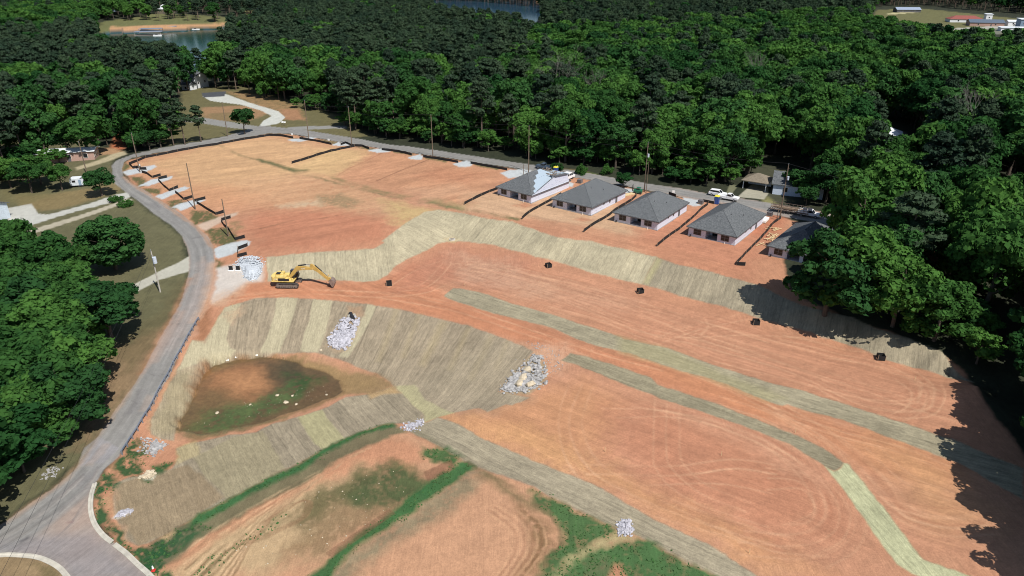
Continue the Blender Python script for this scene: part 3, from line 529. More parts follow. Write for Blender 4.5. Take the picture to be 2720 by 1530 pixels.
# pond surround
PA([(470,1150),(465,1120),(500,1060),(520,1010),(560,972),(640,948),(740,940),(860,968),(925,1000),(930,1045),(850,1078),(760,1112),(700,1132),(600,1150),(520,1172)], (150,116,78), 1, 1.2, a=.85, var=.2)
PA([(680,950),(790,945),(900,975),(960,1000),(1000,1020),(940,1040),(860,1000),(770,968)], (160,128,86), 2, 2, a=.8)
PA([(470,1145),(560,1130),(700,1120),(760,1110),(600,1150),(480,1165)], (112,104,72), 1.5, 1.5, a=.8, breakup=1)
POND = 2
PA(PX(POND_PX), (112,88,54), .3, .0, k=POND, world=True, var=.2)
PA([(560,985),(640,965),(720,960),(735,1010),(690,1060),(600,1070),(540,1075),(520,1040)], (166,112,66), 4, 1.5, a=.9, var=.12)
PA([(600,1000),(690,985),(700,1030),(620,1050)], (196,136,84), 4, 1.5, a=.8)
PA([(690,958),(780,965),(800,1000),(760,1030),(720,1020)], (78,70,44), 3, 2, a=.7)
PA([(470,1140),(540,1090),(620,1070),(700,1060),(760,1020),(820,1000),(850,1010),(800,1060),(720,1100),(620,1130),(540,1150)], (80,102,48), 2, 2.5, a=.8, breakup=1.4, var=.35)
PA([(475,1140),(500,1085),(540,1030),(600,1045),(640,1070),(560,1100)], (122,96,56), 4, 2, a=.8, var=.15)
PA([(760,990),(860,1000),(840,1030),(780,1050)], (60,84,32), 2, 2, a=.8, breakup=1.4, var=.3)
PA([(840,1010),(900,1010),(905,1040),(850,1062),(800,1070)], (112,84,52), 2.5, 2, a=.8)
# gravel pads and aprons
GV = (198,200,203); GRAVEL = 3
def grav(q, c=GV, a=1.0, soft=.5, k=GRAVEL, warp=.6): PA(q, c, soft, warp, a=a, k=k, var=.07)
for q in [[(327,457),(345,450),(412,438),(416,443),(384,458),(338,466)],[(366,494),(400,478),(458,467),(454,475),(392,494)],[(410,521),(440,510),(490,495),(505,499),(480,510),(430,530)],[(459,549),(480,540),(530,528),(546,532),(515,545),(482,560)],
          [(566,660),(600,648),(655,637),(667,642),(662,652),(634,668),(618,676),(580,687),(572,680)],
          [(764,371),(800,367),(838,363),(845,367),(800,376),(775,376)],[(880,385),(898,378),(932,381),(930,387),(905,388)],[(975,400),(1018,392),(1042,398),(1035,403),(1004,406)],[(1078,419),(1116,410),(1123,415),(1120,424),(1092,423)],[(1201,435),(1240,426),(1257,433),(1247,443),(1219,443)],
          [(1328,460),(1356,450),(1390,452),(1402,464),(1380,470),(1350,474)],[(1360,452),(1390,448),(1420,452),(1400,462)],[(1490,478),(1525,487),(1520,496),(1490,494)],[(1650,498),(1692,505),(1685,514),(1655,512)],[(1812,521),(1874,528),(1863,546),(1840,548),(1820,541)],[(1990,549),(2045,562),(2030,575),(2008,572)]]:
    grav(q)
grav([(521,601),(577,577),(633,563),(630,572),(600,584),(548,613)], (206,178,156), .9, 1)
grav([(575,712),(612,704),(700,700),(697,748),(655,752),(600,790),(568,806),(556,790),(566,740)], (212,202,194), .9, 1.5)
PA([(560,790),(600,770),(660,752),(640,780),(600,810),(560,815)], (206,168,140), 2, 1, a=.6, breakup=1)
grav([(371,1266),(398,1249),(415,1263),(405,1275),(380,1274)], (186,180,160)); grav([(303,1376),(320,1358),(340,1350),(357,1353),(350,1362),(318,1378)], (214,206,196), 1, .6)
PA([(592,830),(640,815),(650,835),(620,860),(595,850)], (190,160,124), 1.5, 1.5, a=.7, breakup=1.2); PA([(535,830),(560,822),(565,860),(540,905),(515,900),(520,850)], (164,110,78), 1.5, 1, a=.95)
PA([(1330,1020),(1370,1000),(1390,960),(1420,940),(1455,980),(1440,1020),(1400,1046),(1340,1048)], (168,150,122), 1, 1, a=.9)
PA([(865,920),(875,890),(910,850),(935,835),(955,845),(945,895),(925,930),(890,935)], (176,150,116), 1, .8, a=.8); PA([(925,815),(955,815),(962,840),(930,838)], (176,140,104), 1, 1, a=.7)
PA([(1180,635),(1201,628),(1225,635),(1201,645)], (206,184,138), 1, 1, a=.8, breakup=1)
# driveways (concrete) and house pads
CONC = 4
for q, c in [([(28,616),(16,554),(30,552),(84,542),(102,568),(130,570),(246,538),(310,517),(338,510),(348,524),(299,537),(211,559),(134,582),(70,603)], (196,192,184)),
             ([(-60,640),(0,633),(106,603),(211,572),(299,542),(334,528),(356,530),(317,545),(211,582),(106,616),(0,644),(-60,652)], (184,172,150)),
             ([(340,765),(355,756),(422,721),(475,697),(505,679),(505,720),(422,744),(366,774),(300,800),(290,785)], (190,184,170)),
             ([(480,312),(520,310),(600,322),(690,336),(680,345),(600,338),(520,325),(440,322),(400,312)], (150,146,142)),
             ([(536,255),(600,250),(660,272),(740,296),(758,312),(740,328),(700,336),(690,334),(700,320),(722,308),(690,292),(640,278),(560,268)], (206,204,196)),
             ([(760,338),(820,335),(920,334),(922,341),(840,343),(780,346)], (152,148,144)),
             ([(1960,523),(1985,500),(2000,488),(2040,498),(2040,515),(2030,530)], (176,168,148)),
             ([(1940,488),(1960,494),(1940,520),(1925,520)], (120,118,90))]:
    PA(q, c, .35, .2, k=CONC, var=.06)
PA([(535,246),(600,243),(596,256),(540,258)], (84,86,92), .5, .3, k=CONC)
# roads
ROAD = 5
road = PA(ROAD_L+ROAD_R, (147,142,139), .25, .25, k=ROAD, var=.05)
cl = [(2400,617),(2160,575),(1994,541),(1818,513),(1606,476),(1483,456),(1257,421),(1032,390),(838,358),(715,344),(563,377),(405,402),(325,419),(308,440),(313,468),(340,500),(400,540),(460,580),(500,612),(526,645),(536,680),(536,715),(522,770),(500,830),(460,905),(420,980),(380,1050),(330,1130),(270,1210),(200,1290),(120,1360),(0,1440),(-150,1520)]
cw_ = smooth(PX(cl), 5)
idx, m = road
sd_ = seg_dist(GX[idx], GY[idx], cw_); u_ = sd_+.15*n8[idx]
wheel = np.exp(-((u_-1.0)/.35)**2)-.6*np.exp(-((u_-1.9)/.4)**2)-.35*np.exp(-(u_/.35)**2)
along = np.cumsum(np.r_[0, np.linalg.norm(np.diff(cw_, axis=0), axis=1)])
col[idx] *= (1-.19*wheel*m*(.6+.5*n30[idx])+.06*n30[idx])[:, None]
SU[idx] = sd_; SV[idx] = GY[idx]
edge = np.clip((sd_-2.2)/1.0, 0, 1)*(GY[idx] < at_z(0, 470, 3)[1])*np.clip(.6+1.2*n8[idx], 0, 1)*.7
col[idx] = col[idx]*(1-edge[:, None])+rgb((188,156,138))*edge[:, None]
LN([(540,700),(545,740),(520,800),(490,860),(450,920)], 3, (178,158,150), soft=3, a=.55, warp=1.5)
LN([(560,700),(558,750),(545,800),(520,850)], 1.5, (196,158,132), soft=1.5, a=.7, warp=1)
LN([(480,830),(440,900),(410,955)], 1.2, (184,150,132), soft=1.5, a=.5, warp=.8)
PA([(222,1190),(262,1160),(318,1190),(275,1230),(240,1230),(205,1240)], (160,154,158), .3, .2, a=.7)
for q in [[(0,1440),(150,1360),(230,1290),(260,1240)],[(0,1460),(120,1395),(210,1310),(250,1290)],[(0,1425),(120,1350),(220,1260)],[(30,1500),(160,1420),(230,1330)]]:
    LN(q, .35, (116,106,106), a=.55, brk=.8); LN([(a, b+8) for a, b in q], .6, (172,158,150), a=.4, brk=.6)
for k_ in range(26):
    f_ = rng.random(); j_ = int(f_*(len(cw_)-2)); c_ = cw_[j_]; d_ = cw_[j_+1]-c_; d_ /= np.linalg.norm(d_)+1e-9; n_ = np.array([-d_[1], d_[0]]); o_ = rng.uniform(-2, 2)
    if k_ % 2: LN([c_+n_*(o_-1.2), c_+n_*o_+d_*rng.uniform(-.5, .5), c_+n_*(o_+1.2)+d_*rng.uniform(-1, 1)], .16, (104,98,98), soft=.2, a=.5, world=True)
    else: L2_ = rng.uniform(2, 7); PA([c_+n_*(o_-.6), c_+n_*(o_+.7), c_+n_*(o_+.6)+d_*L2_, c_+n_*(o_-.7)+d_*L2_], [(156,150,150),(122,116,118),(176,152,138)][k_ % 3], .5, .6, a=.35, world=True)
PA([(50,1437),(75,1424),(78,1430),(56,1440)], (84,80,82), .4, .2, a=.8); PA([(175,1388),(195,1384),(190,1390)], (140,100,100), .5, .3, a=.6)
PA([(0,1440),(180,1420),(240,1420),(380,1530),(200,1540),(140,1490),(0,1465)], (142,136,142), 2, .6, a=.5)
LN([(372,1000),(330,1062),(290,1118),(262,1160),(228,1205),(190,1258),(130,1308),(60,1358),(0,1402)], .9, (176,142,112), soft=.8, a=.7, warp=.6, brk=.6)
LN([(505,740),(470,812),(440,870),(402,940),(375,990)], 1.1, (184,132,98), soft=1, a=.75, warp=.6, brk=.6)
LN([(570,700),(566,756),(552,800),(531,846)], .9, (200,150,120), soft=.8, a=.7, warp=.6)
LN([(328,470),(352,491),(420,533),(520,604),(565,660)], .8, (186,140,106), soft=.8, a=.7, warp=.6)
PA([(-300,1500),(0,1478),(53,1478),(106,1486),(151,1508),(176,1535),(200,1580),(-200,1640)], (150,124,92), .3, .2, k=0, var=.2)
PA([(90,1500),(150,1512),(170,1560),(100,1560)], (110,98,62), 1, 1, a=.6)
# lakes
WATER = 6
for q, c in [(LAKE_PX, (24,72,66)), (LAKE2_PX, (40,72,96))]:
    P = at_z(*np.array(q, float).T, LAKE_Z); idx, m = PA(P, c, 1, 0, k=WATER, world=True, var=0)
# ------------------------------------------------------------------ build the sheets
mats_g = [ground_mat('ground_soil', nz=((.7, .07), (5, .14), (15, .13)), bump=.7, fib=((1.6, .08, .07), (5, .35, .08))), ground_mat('matting_fibre', nz=((1.5, .06), (7, .20)), bump=.8, bdist=.08, fib=((2.2, .10, .12), (5.5, .6, .16))),
          ground_mat('pond_water_surface', rough=.22, spec=.45, nz=((1.2, .15), (6, .1)), bump=.03), ground_mat('gravel_stone', nz=((3, .08), (16, .16)), bump=.4),
          ground_mat('driveway_concrete', nz=((.5, .05), (6, .05)), bump=.05), ground_mat('road_asphalt', rough=.9, nz=((.35, .06), (2.5, .06), (9, .09)), bump=.08, fib=((2.2, .05, .10), (6, .10, .08))), ground_mat('lake_water_surface', rough=.14, spec=.12, nz=((.02, .1),), bump=.02)]
names = ['ground', 'erosion_matting', 'pond', 'gravel_apron', 'driveway', 'road', 'lake']
lum_ = col @ np.array([.3, .59, .11]); col = lum_[:, None]+(col-lum_[:, None])*np.where(cls == MATT, .90, .89)[:, None]; col[:, 1] *= np.where(cls == MATT, 1.01, np.where(cls == 0, 1.025, 1.03)); col[:, 0] *= np.where(cls == MATT, 1.015, 1.0); col[:, 2] *= np.where(cls == MATT, 1.02, np.where(cls == 0, .945, 1.0)); col *= (1+.06*n05+.05*vnoise(GX/.3, GY/.3, 77))[:, None]
V = np.column_stack([GX, GY, GZ]); V[cls == POND, 2] = POND_Z; V[cls == WATER, 2] = LAKE_Z
fcls = cls[Fq[:, 0]]
cen = [(i, i+1, nr*na) for i in range(0)]
for k_, nm in enumerate(names):
    Fk = Fq[fcls == k_]
    used, inv = np.unique(Fk, return_inverse=True); Vk = V[used]; ck = np.clip(col[used], 0.002, .95); sk_uv = np.column_stack([SU[used], SV[used], used*0.]); Fk = inv.reshape(Fk.shape)
    if k_ == 0:  # close the disc under the camera
        inner = np.concatenate([np.arange(0, na, 12), nr*na+np.arange(len(az2))])
        rr_ = np.column_stack([X3, Y3, height(X3, Y3)]); n0 = len(Vk); io = np.searchsorted(used, inner)
        ok = (used[np.clip(io, 0, len(used)-1)] == inner)
        Vk = np.vstack([Vk, rr_, [[0, 0, gz(0, 0)]]]); ck = np.vstack([ck, np.tile(rgb((150,120,90)), (len(rr_)+1, 1))]); sk_uv = np.vstack([sk_uv, np.zeros((len(rr_)+1, 3))])
        ex = []
        for i in range(len(inner)-1):
            if ok[i] and ok[i+1]: ex.append([io[i], n0+i, n0+i+1, io[i+1]])
        Fk = np.vstack([Fk, np.array(ex)[:, ::-1] if False else np.array(ex)])
        t_ = [[n0+i, len(Vk)-1, n0+i+1, n0+i+1] for i in range(len(rr_)-1)]
    me = raw_mesh(nm, Vk, Fk[:, ::-1] if False else Fk, mats_g[k_], ck, smooth_=(k_ not in (2, 6)))
    av = me.attributes.new('strk', 'FLOAT_VECTOR', 'POINT'); av.data.foreach_set('vector', sk_uv.astype(np.float32).ravel())
    link(nm, me, kind='structure')
print('terrain done', len(GX))

# ------------------------------------------------------------------ trees
def leaf_mat(name, c0, c1, c2, trans=.35, seedscale=.02):
    m = bpy.data.materials.new(name); m.use_nodes = True; n = m.node_tree; L = n.links.new; b = n.nodes['Principled BSDF']; out = n.nodes['Material Output']
    oi = n.nodes.new('ShaderNodeObjectInfo'); geo = n.nodes.new('ShaderNodeNewGeometry')
    nz = n.nodes.new('ShaderNodeTexNoise'); nz.inputs['Scale'].default_value = seedscale; nz.inputs['Detail'].default_value = 2; L(oi.outputs['Location'], nz.inputs['Vector'])
    nf = n.nodes.new('ShaderNodeTexNoise'); nf.inputs['Scale'].default_value = .55; nf.inputs['Detail'].default_value = 3; L(geo.outputs['Position'], nf.inputs['Vector'])
    mx = n.nodes.new('ShaderNodeMix'); mx.data_type = 'RGBA'; mx.inputs[6].default_value = (*c0, 1); mx.inputs[7].default_value = (*c1, 1)
    ad = n.nodes.new('ShaderNodeMath'); ad.operation = 'MULTIPLY_ADD'; L(oi.outputs['Random'], ad.inputs[0]); ad.inputs[1].default_value = .95
    mr = n.nodes.new('ShaderNodeMapRange'); mr.inputs['From Min'].default_value = .35; mr.inputs['From Max'].default_value = .65; mr.inputs['To Min'].default_value = -.3; mr.inputs['To Max'].default_value = .5
    L(nz.outputs['Fac'], mr.inputs['Value']); L(mr.outputs[0], ad.inputs[2]); ad.use_clamp = True; L(ad.outputs[0], mx.inputs['Factor'])
    m2 = n.nodes.new('ShaderNodeMix'); m2.data_type = 'RGBA'; m2.inputs[7].default_value = (*c2, 1); L(mx.outputs[2], m2.inputs[6])
    r2 = n.nodes.new('ShaderNodeMapRange'); r2.inputs['From Min'].default_value = .45; r2.inputs['From Max'].default_value = .75; r2.inputs['To Max'].default_value = .6; L(nf.outputs['Fac'], r2.inputs['Value']); L(r2.outputs[0], m2.inputs['Factor'])
    df = n.nodes.new('ShaderNodeBsdfDiffuse'); tr = n.nodes.new('ShaderNodeBsdfTranslucent'); ms = n.nodes.new('ShaderNodeMixShader'); ms.inputs[0].default_value = trans
    L(m2.outputs[2], df.inputs[0]); L(m2.outputs[2], tr.inputs[0]); L(df.outputs[0], ms.inputs[1]); L(tr.outputs[0], ms.inputs[2]); L(ms.outputs[0], out.inputs['Surface'])
    n.nodes.remove(b); return m
M_bl = leaf_mat('broadleaf_leaves', (.024, .080, .024), (.088, .200, .042), (.020, .064, .020))
M_pn = leaf_mat('pine_needles', (.024, .046, .028), (.046, .076, .040), (.036, .046, .034), trans=.1)
M_dk = leaf_mat('dark_leaves', (.020, .062, .020), (.044, .116, .032), (.014, .040, .018), trans=.18)
M_bk = mat('bark', (.085, .065, .05), .9, var=.3, scale=2)
M_bkp = mat('pine_bark', (.14, .10, .075), .9, var=.3, scale=2)
M_dead = mat('bare_branches', (.15, .14, .12), .9, var=.2, scale=2)
def leaves(cent, rad_, n, size, r_, flat=.8, down=.25):
    """n leaf clumps on the surface of every puff"""
    V = []; k = len(cent)
    d = r_.standard_normal((k, n, 3)); d[..., 2] = np.where(d[..., 2] < -down*3, -d[..., 2], d[..., 2]); d /= np.linalg.norm(d, axis=2)[..., None]
    rr = rad_[:, None]*(.72+.36*r_.random((k, n)))
    p = cent[:, None, :]+d*rr[..., None]*np.array([1, 1, flat])
    nrm = d+.55*r_.standard_normal((k, n, 3)); nrm /= np.linalg.norm(nrm, axis=2)[..., None]
    a = np.cross(nrm, r_.standard_normal((k, n, 3))); a /= np.linalg.norm(a, axis=2)[..., None]; b = np.cross(nrm, a)
    s = size*(.6+.8*r_.random((k, n)))[..., None]
    q = np.stack([p-a*s*.9-b*s*.35, p+a*s*.1-b*s*.75, p+a*s*.95+b*s*.1, p-a*s*.15+b*s*.7], 2)
    return q.reshape(-1, 3)
def crown(kind, seed, npuff, nleaf, size):
    r_ = np.random.default_rng(seed)
    if kind == 'broad':     # crown spans r=5, z 4.5..16
        g = r_.standard_normal((npuff, 3)); g[:, 2] = g[:, 2]*.9+.35; g /= np.linalg.norm(g, axis=1)[:, None]; rr = (.50+.5*r_.random(npuff)**.6)
        nl = 9; th = np.arange(nl)*2.4+r_.random()*6; el = np.array([-.25, .05, .1, .35, .4, .6, .75, .95, .2])+.12*r_.standard_normal(nl); lm = np.column_stack([np.cos(th)*np.cos(el), np.sin(th)*np.cos(el), np.sin(el)])*(.62+.22*r_.random(nl))[:, None]
        lr = 1.25+.7*r_.random(nl); w_ = r_.integers(0, nl, npuff); c = lm[w_]*np.array([4.5, 4.5, 6.0])+g*lr[w_][:, None]*[1, 1, .8]+[0, 0, 8.7]
        far_ = r_.random(npuff) < .15; c[far_] = (g*rr[:, None]*np.array([4.2, 4.2, 5.6])+[0, 0, 8.6])[far_]; pr = .75+.75*r_.random(npuff)
        core = np.array([[0, 0, 6.8], [.8, .5, 10.0], [-.7, -.4, 11.6]]); c = np.vstack([c, core]); pr = np.concatenate([pr, [2.6, 2.5, 1.8]])
        return leaves(c, pr, nleaf, size, r_, .85)
    if kind == 'low':
        g = r_.standard_normal((npuff, 3)); g[:, 2] = g[:, 2]*.9+.2; g /= np.linalg.norm(g, axis=1)[:, None]
        nl = 11; th = np.arange(nl)*2.4+r_.random()*6; el = np.array([-.7, -.5, -.3, -.1, .1, .3, .4, .6, .8, 1.0, 0])+.12*r_.standard_normal(nl); lm = np.column_stack([np.cos(th)*np.cos(el), np.sin(th)*np.cos(el), np.sin(el)])*(.66+.2*r_.random(nl))[:, None]
        lr = 1.3+.7*r_.random(nl); w_ = r_.integers(0, nl, npuff); c = lm[w_]*np.array([4.5, 4.5, 7.2])+g*lr[w_][:, None]*[1, 1, .8]+[0, 0, 7.4]; pr = .8+.8*r_.random(npuff)
        c = np.vstack([c, [[0, 0, 3.6], [0, 0, 6.8], [.5, .3, 10]]]); pr = np.concatenate([pr, [3.0, 3.2, 2.6]]); return leaves(c, pr, nleaf, size, r_, .9)
    if kind == 'pine':
        k = npuff; z = 8.5+9.5*r_.random(k)**.8; rm = np.interp(z, [8.5, 12, 16, 18], [2.6, 3.6, 2.4, .6]); th = r_.random(k)*6.28; q = rm*np.sqrt(r_.random(k))
        c = np.column_stack([q*np.cos(th), q*np.sin(th), z]); pr = .7+.7*r_.random(k)
        return leaves(c, pr, nleaf, size, r_, .55, .1)
    if kind == 'round':    # neat dense lawn tree, crown to the ground nearly
        g = r_.standard_normal((npuff, 3)); g /= np.linalg.norm(g, axis=1)[:, None]; c = g*(.75+.2*r_.random(npuff))[:, None]*np.array([4.1, 4.1, 4.6])+[0, 0, 6.4]
        core = np.array([[0, 0, 6.4]]); c = np.vstack([c, core]); pr = np.concatenate([.8+.6*r_.random(npuff), [3.8]])
        return leaves(c, pr, nleaf, size, r_, .9)
    if kind == 'shrub':
        th = r_.random(npuff)*6.28; q = 3.2*np.sqrt(r_.random(npuff)); c = np.column_stack([q*np.cos(th), q*np.sin(th), .6+3.6*r_.random(npuff)*(1-q/5)])
        return leaves(c, .6+.6*r_.random(npuff), nleaf, size, r_, .9)
def trunk(kind, seed):
    r_ = random.Random(seed); b = MB()
    if kind == 'pine':
        b.tube((0,0,-.6), (.1,0,9), .24, .17, 7); b.tube((.1,0,9), (0,.1,17), .17, .04, 6)
        for i in range(9):
            z = 6+i*1.2; a = r_.random()*6.28; l = 2.4 if i > 1 else 1.0; b.tube((.05,0,z), (l*math.cos(a), l*math.sin(a), z+.5), .06, .02, 4, False)
    elif kind == 'shrub':
        for i in range(5): a = i*1.25; b.tube((.2*math.cos(a), .2*math.sin(a), -.3), (1.6*math.cos(a), 1.6*math.sin(a), 2.6), .07, .02, 4, False)
    else:
        top = 5.0 if kind == 'broad' else 3.0
        b.tube((0,0,-.6), (.1,0,top*.5), .34, .27, 8); b.tube((.1,0,top*.5), (0,.1,top), .27, .22, 7); b.tube((0,.1,top), (.3,0,top+7), .2, .05, 6)
        for i in range(6):
            a = i*1.05+r_.random(); z = top-.8+i*.8; m = (1.6*math.cos(a), 1.6*math.sin(a), z+1.6); e = (3.5*math.cos(a+.2), 3.5*math.sin(a+.2), z+3.2)
            b.tube((0,.05,z), m, .13, .09, 5, False); b.tube(m, e, .09, .02, 5, False)
    return b
def crown_me(name, kind, seed, npuff, nleaf, size, m):
    q = crown(kind, seed, npuff, nleaf, size); return raw_mesh(name, q, np.arange(len(q)).reshape(-1, 4), m)
def trunk_me(name, kind, seed, m):
    o = trunk(kind, seed).build(name, m); me = o.data; bpy.data.objects.remove(o); return me
near = {'broad': [(crown_me('crown_broad', 'broad', 100+i, 58, 115, .36, M_bl), trunk_me('trunk_broad', 'broad', i, M_bk)) for i in range(6)],
        'dark': [(crown_me('crown_dark', 'broad', 200+i, 62, 110, .34, M_dk), trunk_me('trunk_dark', 'broad', 20+i, M_bk)) for i in range(4)],
        'low': [(crown_me('crown_low', 'low', 800+i, 66, 110, .36, M_bl if i else M_dk), trunk_me('trunk_low', 'broad', 80+i, M_bk)) for i in range(5)],
        'pine': [(crown_me('crown_pine', 'pine', 300+i, 60, 70, .34, M_pn), trunk_me('trunk_pine', 'pine', 40+i, M_bkp)) for i in range(4)],
        'round': [(crown_me('crown_round', 'round', 400, 110, 110, .30, M_dk), trunk_me('trunk_round', 'round', 60, M_bk))],
        'shrub': [(crown_me('crown_shrub', 'shrub', 500+i, 40, 70, .22, M_bl), trunk_me('stems_shrub', 'shrub', 70+i, M_bk)) for i in range(2)]}
NAME = {'low': 'broadleaf_tree', 'broad': 'broadleaf_tree', 'dark': 'broadleaf_tree', 'pine': 'pine_tree', 'round': 'broadleaf_tree', 'shrub': 'shrub'}
HT = {'low': 15.5, 'broad': 15.5, 'dark': 15.5, 'pine': 18.4, 'round': 11.5, 'shrub': 4.5}; RD = {'low': 5.9, 'broad': 5.6, 'dark': 5.6, 'pine': 4.2, 'round': 5.2, 'shrub': 3.8}
def tree(kind, x, y, h, r, label, group=None, cat=None, vi=None):
    v = near[kind]; cm, tm = v[random.randrange(len(v)) if vi is None else vi % len(v)]
    e = empty(NAME[kind], (x, y, gz(x, y)-.1), random.random()*6.28, label, cat or ('shrub' if kind == 'shrub' else 'tree'), group)
    e.scale = (r/RD[kind], r/RD[kind], h/HT[kind])
    link('crown', cm, e); link('trunk' if kind != 'shrub' else 'stems', tm, e); return e
placed = []
def tree_px(kind, bx, by, h, r, label, group=None, vi=None):
    p = P3(bx, by); placed.append((p[0], p[1], r)); return tree(kind, p[0], p[1], h, r, label, group, vi=vi)
TREES = [  # kind, base px, height, crown radius, label
 ('round',308,716,12.3,8.0,'dense round dark green tree alone on the mown lawn inside the road bend'),
 ('dark',300,905,12.3,7.6,'dark rounded tree nearest the road, just below the round lawn tree'),
 ('dark',650,356,10.5,4.9,'small leafy tree alone on the verge beside the side road junction'),
 ('dark',272,520,8.5,4.6,'olive green multi-stemmed tree between the white camper and the road'),
 ('broad',166,506,8.5,4.2,'light green lawn tree with a bare trunk left of the white camper'),
 ('broad',85,512,10,5.6,'broad light green tree over the lawn at the left edge'),
 ('broad',30,500,10,5.2,'light green tree at the far left edge above the concrete driveway'),
 ('broad',110,490,10,5,'light green tree in front of the mobile home roof'),
 ('broad',235,418,15,9,'big bright green spreading tree behind the mobile home'),
 ('dark',185,420,11,5,'dark green tree half hiding the mobile home roof'),
 ('low',2190,836,19,9.5,'large spreading green tree overhanging the fifth house and the slope matting',None,0),
 ('low',2268,822,18.5,8.5,'large green tree right beside the spreading tree over the fifth house'),
 ('dark',2345,770,16,6.5,'green tree to the right of the fifth house, behind the two spreading trees'),
 ('low',2370,868,16,7,'dark tree at the top of the matted slope, right of the two large spreading trees',None,3),
 ('low',2480,905,13,6.5,'dark tree above the last black inlet box on the matted slope'),
 ('pine',2385,770,20,7,'tall dark open-crowned tree behind the large spreading trees'),
 ('pine',430,236,19,4.6,'pine left of the white two storey house, leftmost of the group'),
 ('pine',458,228,18,4.6,'pine just behind and left of the white two storey house'),
 ('pine',480,224,17,4.2,'pine directly behind the white two storey house'),
 ('pine',503,212,18,4.6,'tall pine behind the roof of the white two storey house'),
 ('pine',532,208,18,4.6,'tall pine on the lake shore behind the white house chimney'),
 ('dark',548,222,12,5,'dark tree between the white two storey house and the lake'),
 ('broad',572,224,14,6,'green tree on the lake shore right of the white two storey house'),
 ('broad',2262,622,17,8,'broad tree beyond the utility truck on the near side of the road'),
 ('dark',2192,540,12,6,'dark tree shading the right end of the blue white house'),
 ('dark',2140,548,6,3,'small dark tree in front of the blue white house'),
 ('pine',535,377,13,3.2,'slim pine nearest the junction lawn on the verge of the upper bend'),
 ('pine',492,384,15,3.8,'tall pine with a bare trunk second along the verge of the upper bend'),
 ('pine',462,386,14,3.6,'pine leaning together with a taller one on the verge of the upper bend'),
 ('dark',398,398,7.5,3.6,'low dark roadside tree just right of the red clay bank'),
 ('dark',362,404,6.5,3.4,'small dark roadside tree between the pole and the red clay bank'),
 ('dark',428,392,7,3.4,'low dark tree left of the verge pines'),
 ('broad',1655,500,5,3,'low bright shrubby tree on the road verge opposite the second house'),
]
for t in TREES: tree_px(*t)
for bx, by, l in [(1612,462,'small light green bush on the grass verge opposite the second house'),(1480,452,'pale green bush beyond the road, beside the dark parked pickup'),(309,534,'grey green rounded shrub between the two narrow drives at the road'),(334,547,'low spreading grey green shrub in the lawn below the two drives'),(1545,462,'leafy bush at the foot of the wood, left of the small verge bush')]:
    p = P3(bx, by); tree('shrub', p[0], p[1], 2.2 if bx < 400 else 3.2, 2.2, l)
# forest zones in photo pixels of the trees' feet
for j_, (ex_, ey_) in enumerate([(2540,1010),(2560,1075),(2580,1150),(2550,1215),(2585,1290),(2625,1365),(2655,1440),(2640,1510)]):
    q_ = P3(ex_, ey_)[:2]+np.array([9.4, -5.6]); placed.append((q_[0], q_[1], 7)); tree('dark' if j_ % 2 else 'broad', q_[0], q_[1], 15.5+j_ % 3, 6.2, 'tree just past the right edge whose shade falls across the clay', 'trees past the right edge')
FOREST = [(-900,-60),(3600,-60),(3700,900),(3500,1500),(3150,1640),(3080,1500),(3010,1330),(2930,1230),(2850,1150),(2720,1060),(2590,958),(2500,915),(2380,872),(2270,838),(2165,790),(2200,750),(2260,710),(2300,660),(2180,605),(2290,600),(2700,664),(2760,655),(2700,628),(2400,585),(2170,548),(2120,530),(2140,505),(2060,475),(1965,480),(1925,510),(1810,492),(1700,474),(1640,458),(1500,440),(1400,425),(1243,402),(1100,381),(1000,368),(930,348),(925,322),(880,300),(800,283),(740,262),(640,232),(560,222),(480,232),(420,300),(470,350),(440,378),(420,385),(355,404),(330,392),(290,360),(262,392),(200,420),(100,430),(20,470),(-60,520),(-200,560),(-500,700),(-900,800)]
LWOOD = [(-600,760),(0,745),(90,735),(180,770),(220,840),(262,900),(262,965),(225,1010),(228,1070),(200,1115),(155,1185),(80,1265),(10,1325),(-120,1420),(-500,1620),(-1200,1500)]
HOLES = [(LAKE_PX,0),([(262,40),(320,44),(440,34),(600,38),(720,50),(730,66),(640,80),(560,90),(280,96),(250,88)],0),(LAKE2_PX,0),([(2320,16),(2460,14),(2580,26),(2800,44),(2800,150),(2690,160),(2560,152),(2480,142),(2380,112),(2290,90)],0),
 ([(2290,336),(2400,332),(2440,420),(2425,530),(2310,530),(2300,440)],0),([(440,105),(596,100),(578,150),(556,200),(556,254),(505,258),(500,215),(470,185)],0),([(1960,470),(2080,455),(2190,505),(2180,540),(2040,520)],0),
 ([(60,395),(250,380),(262,425),(160,440),(80,435)],0),([(294,345),(345,345),(340,400),(294,400)],0),([(2530,545),(2620,530),(2640,600),(2625,690),(2540,690)],0),([(2670,540),(2800,560),(2790,640),(2680,620)],0),([(425,10),(465,10),(462,32),(428,32)],0),([(1380,50),(1445,50),(1445,118),(1375,118)],0),([(1395,140),(1425,140),(1425,165),(1395,165)],0)]
HW = [at_z(*np.array(h, float).T, 0) for h, _ in HOLES]
FW = at_z(*np.array(FOREST, float).T.clip([[-9999],[-40]], 99999), 3); LW = at_z(*np.array(LWOOD, float).T, -1)
PINES = [[(500,-60),(1450,-60),(1700,60),(1800,100),(1420,110),(1400,230),(1250,260),(1100,230),(900,220),(700,190),(560,120),(640,60)],[(60,120),(300,90),(520,240),(400,255),(200,260),(-100,230),(-900,330),(-900,200)],[(260,-60),(640,-60),(640,60),(420,60)],[(1400,-60),(2700,-60),(2700,40),(2300,60),(1900,90),(1700,70),(1450,60)],[(430,255),(560,300),(560,370),(440,385),(360,400)],[(1880,380),(2000,380),(2000,440),(1880,440)],[(-900,400),(60,330),(60,420),(0,520),(-900,600)],[(900,330),(1030,330),(1100,370),(940,360)]]
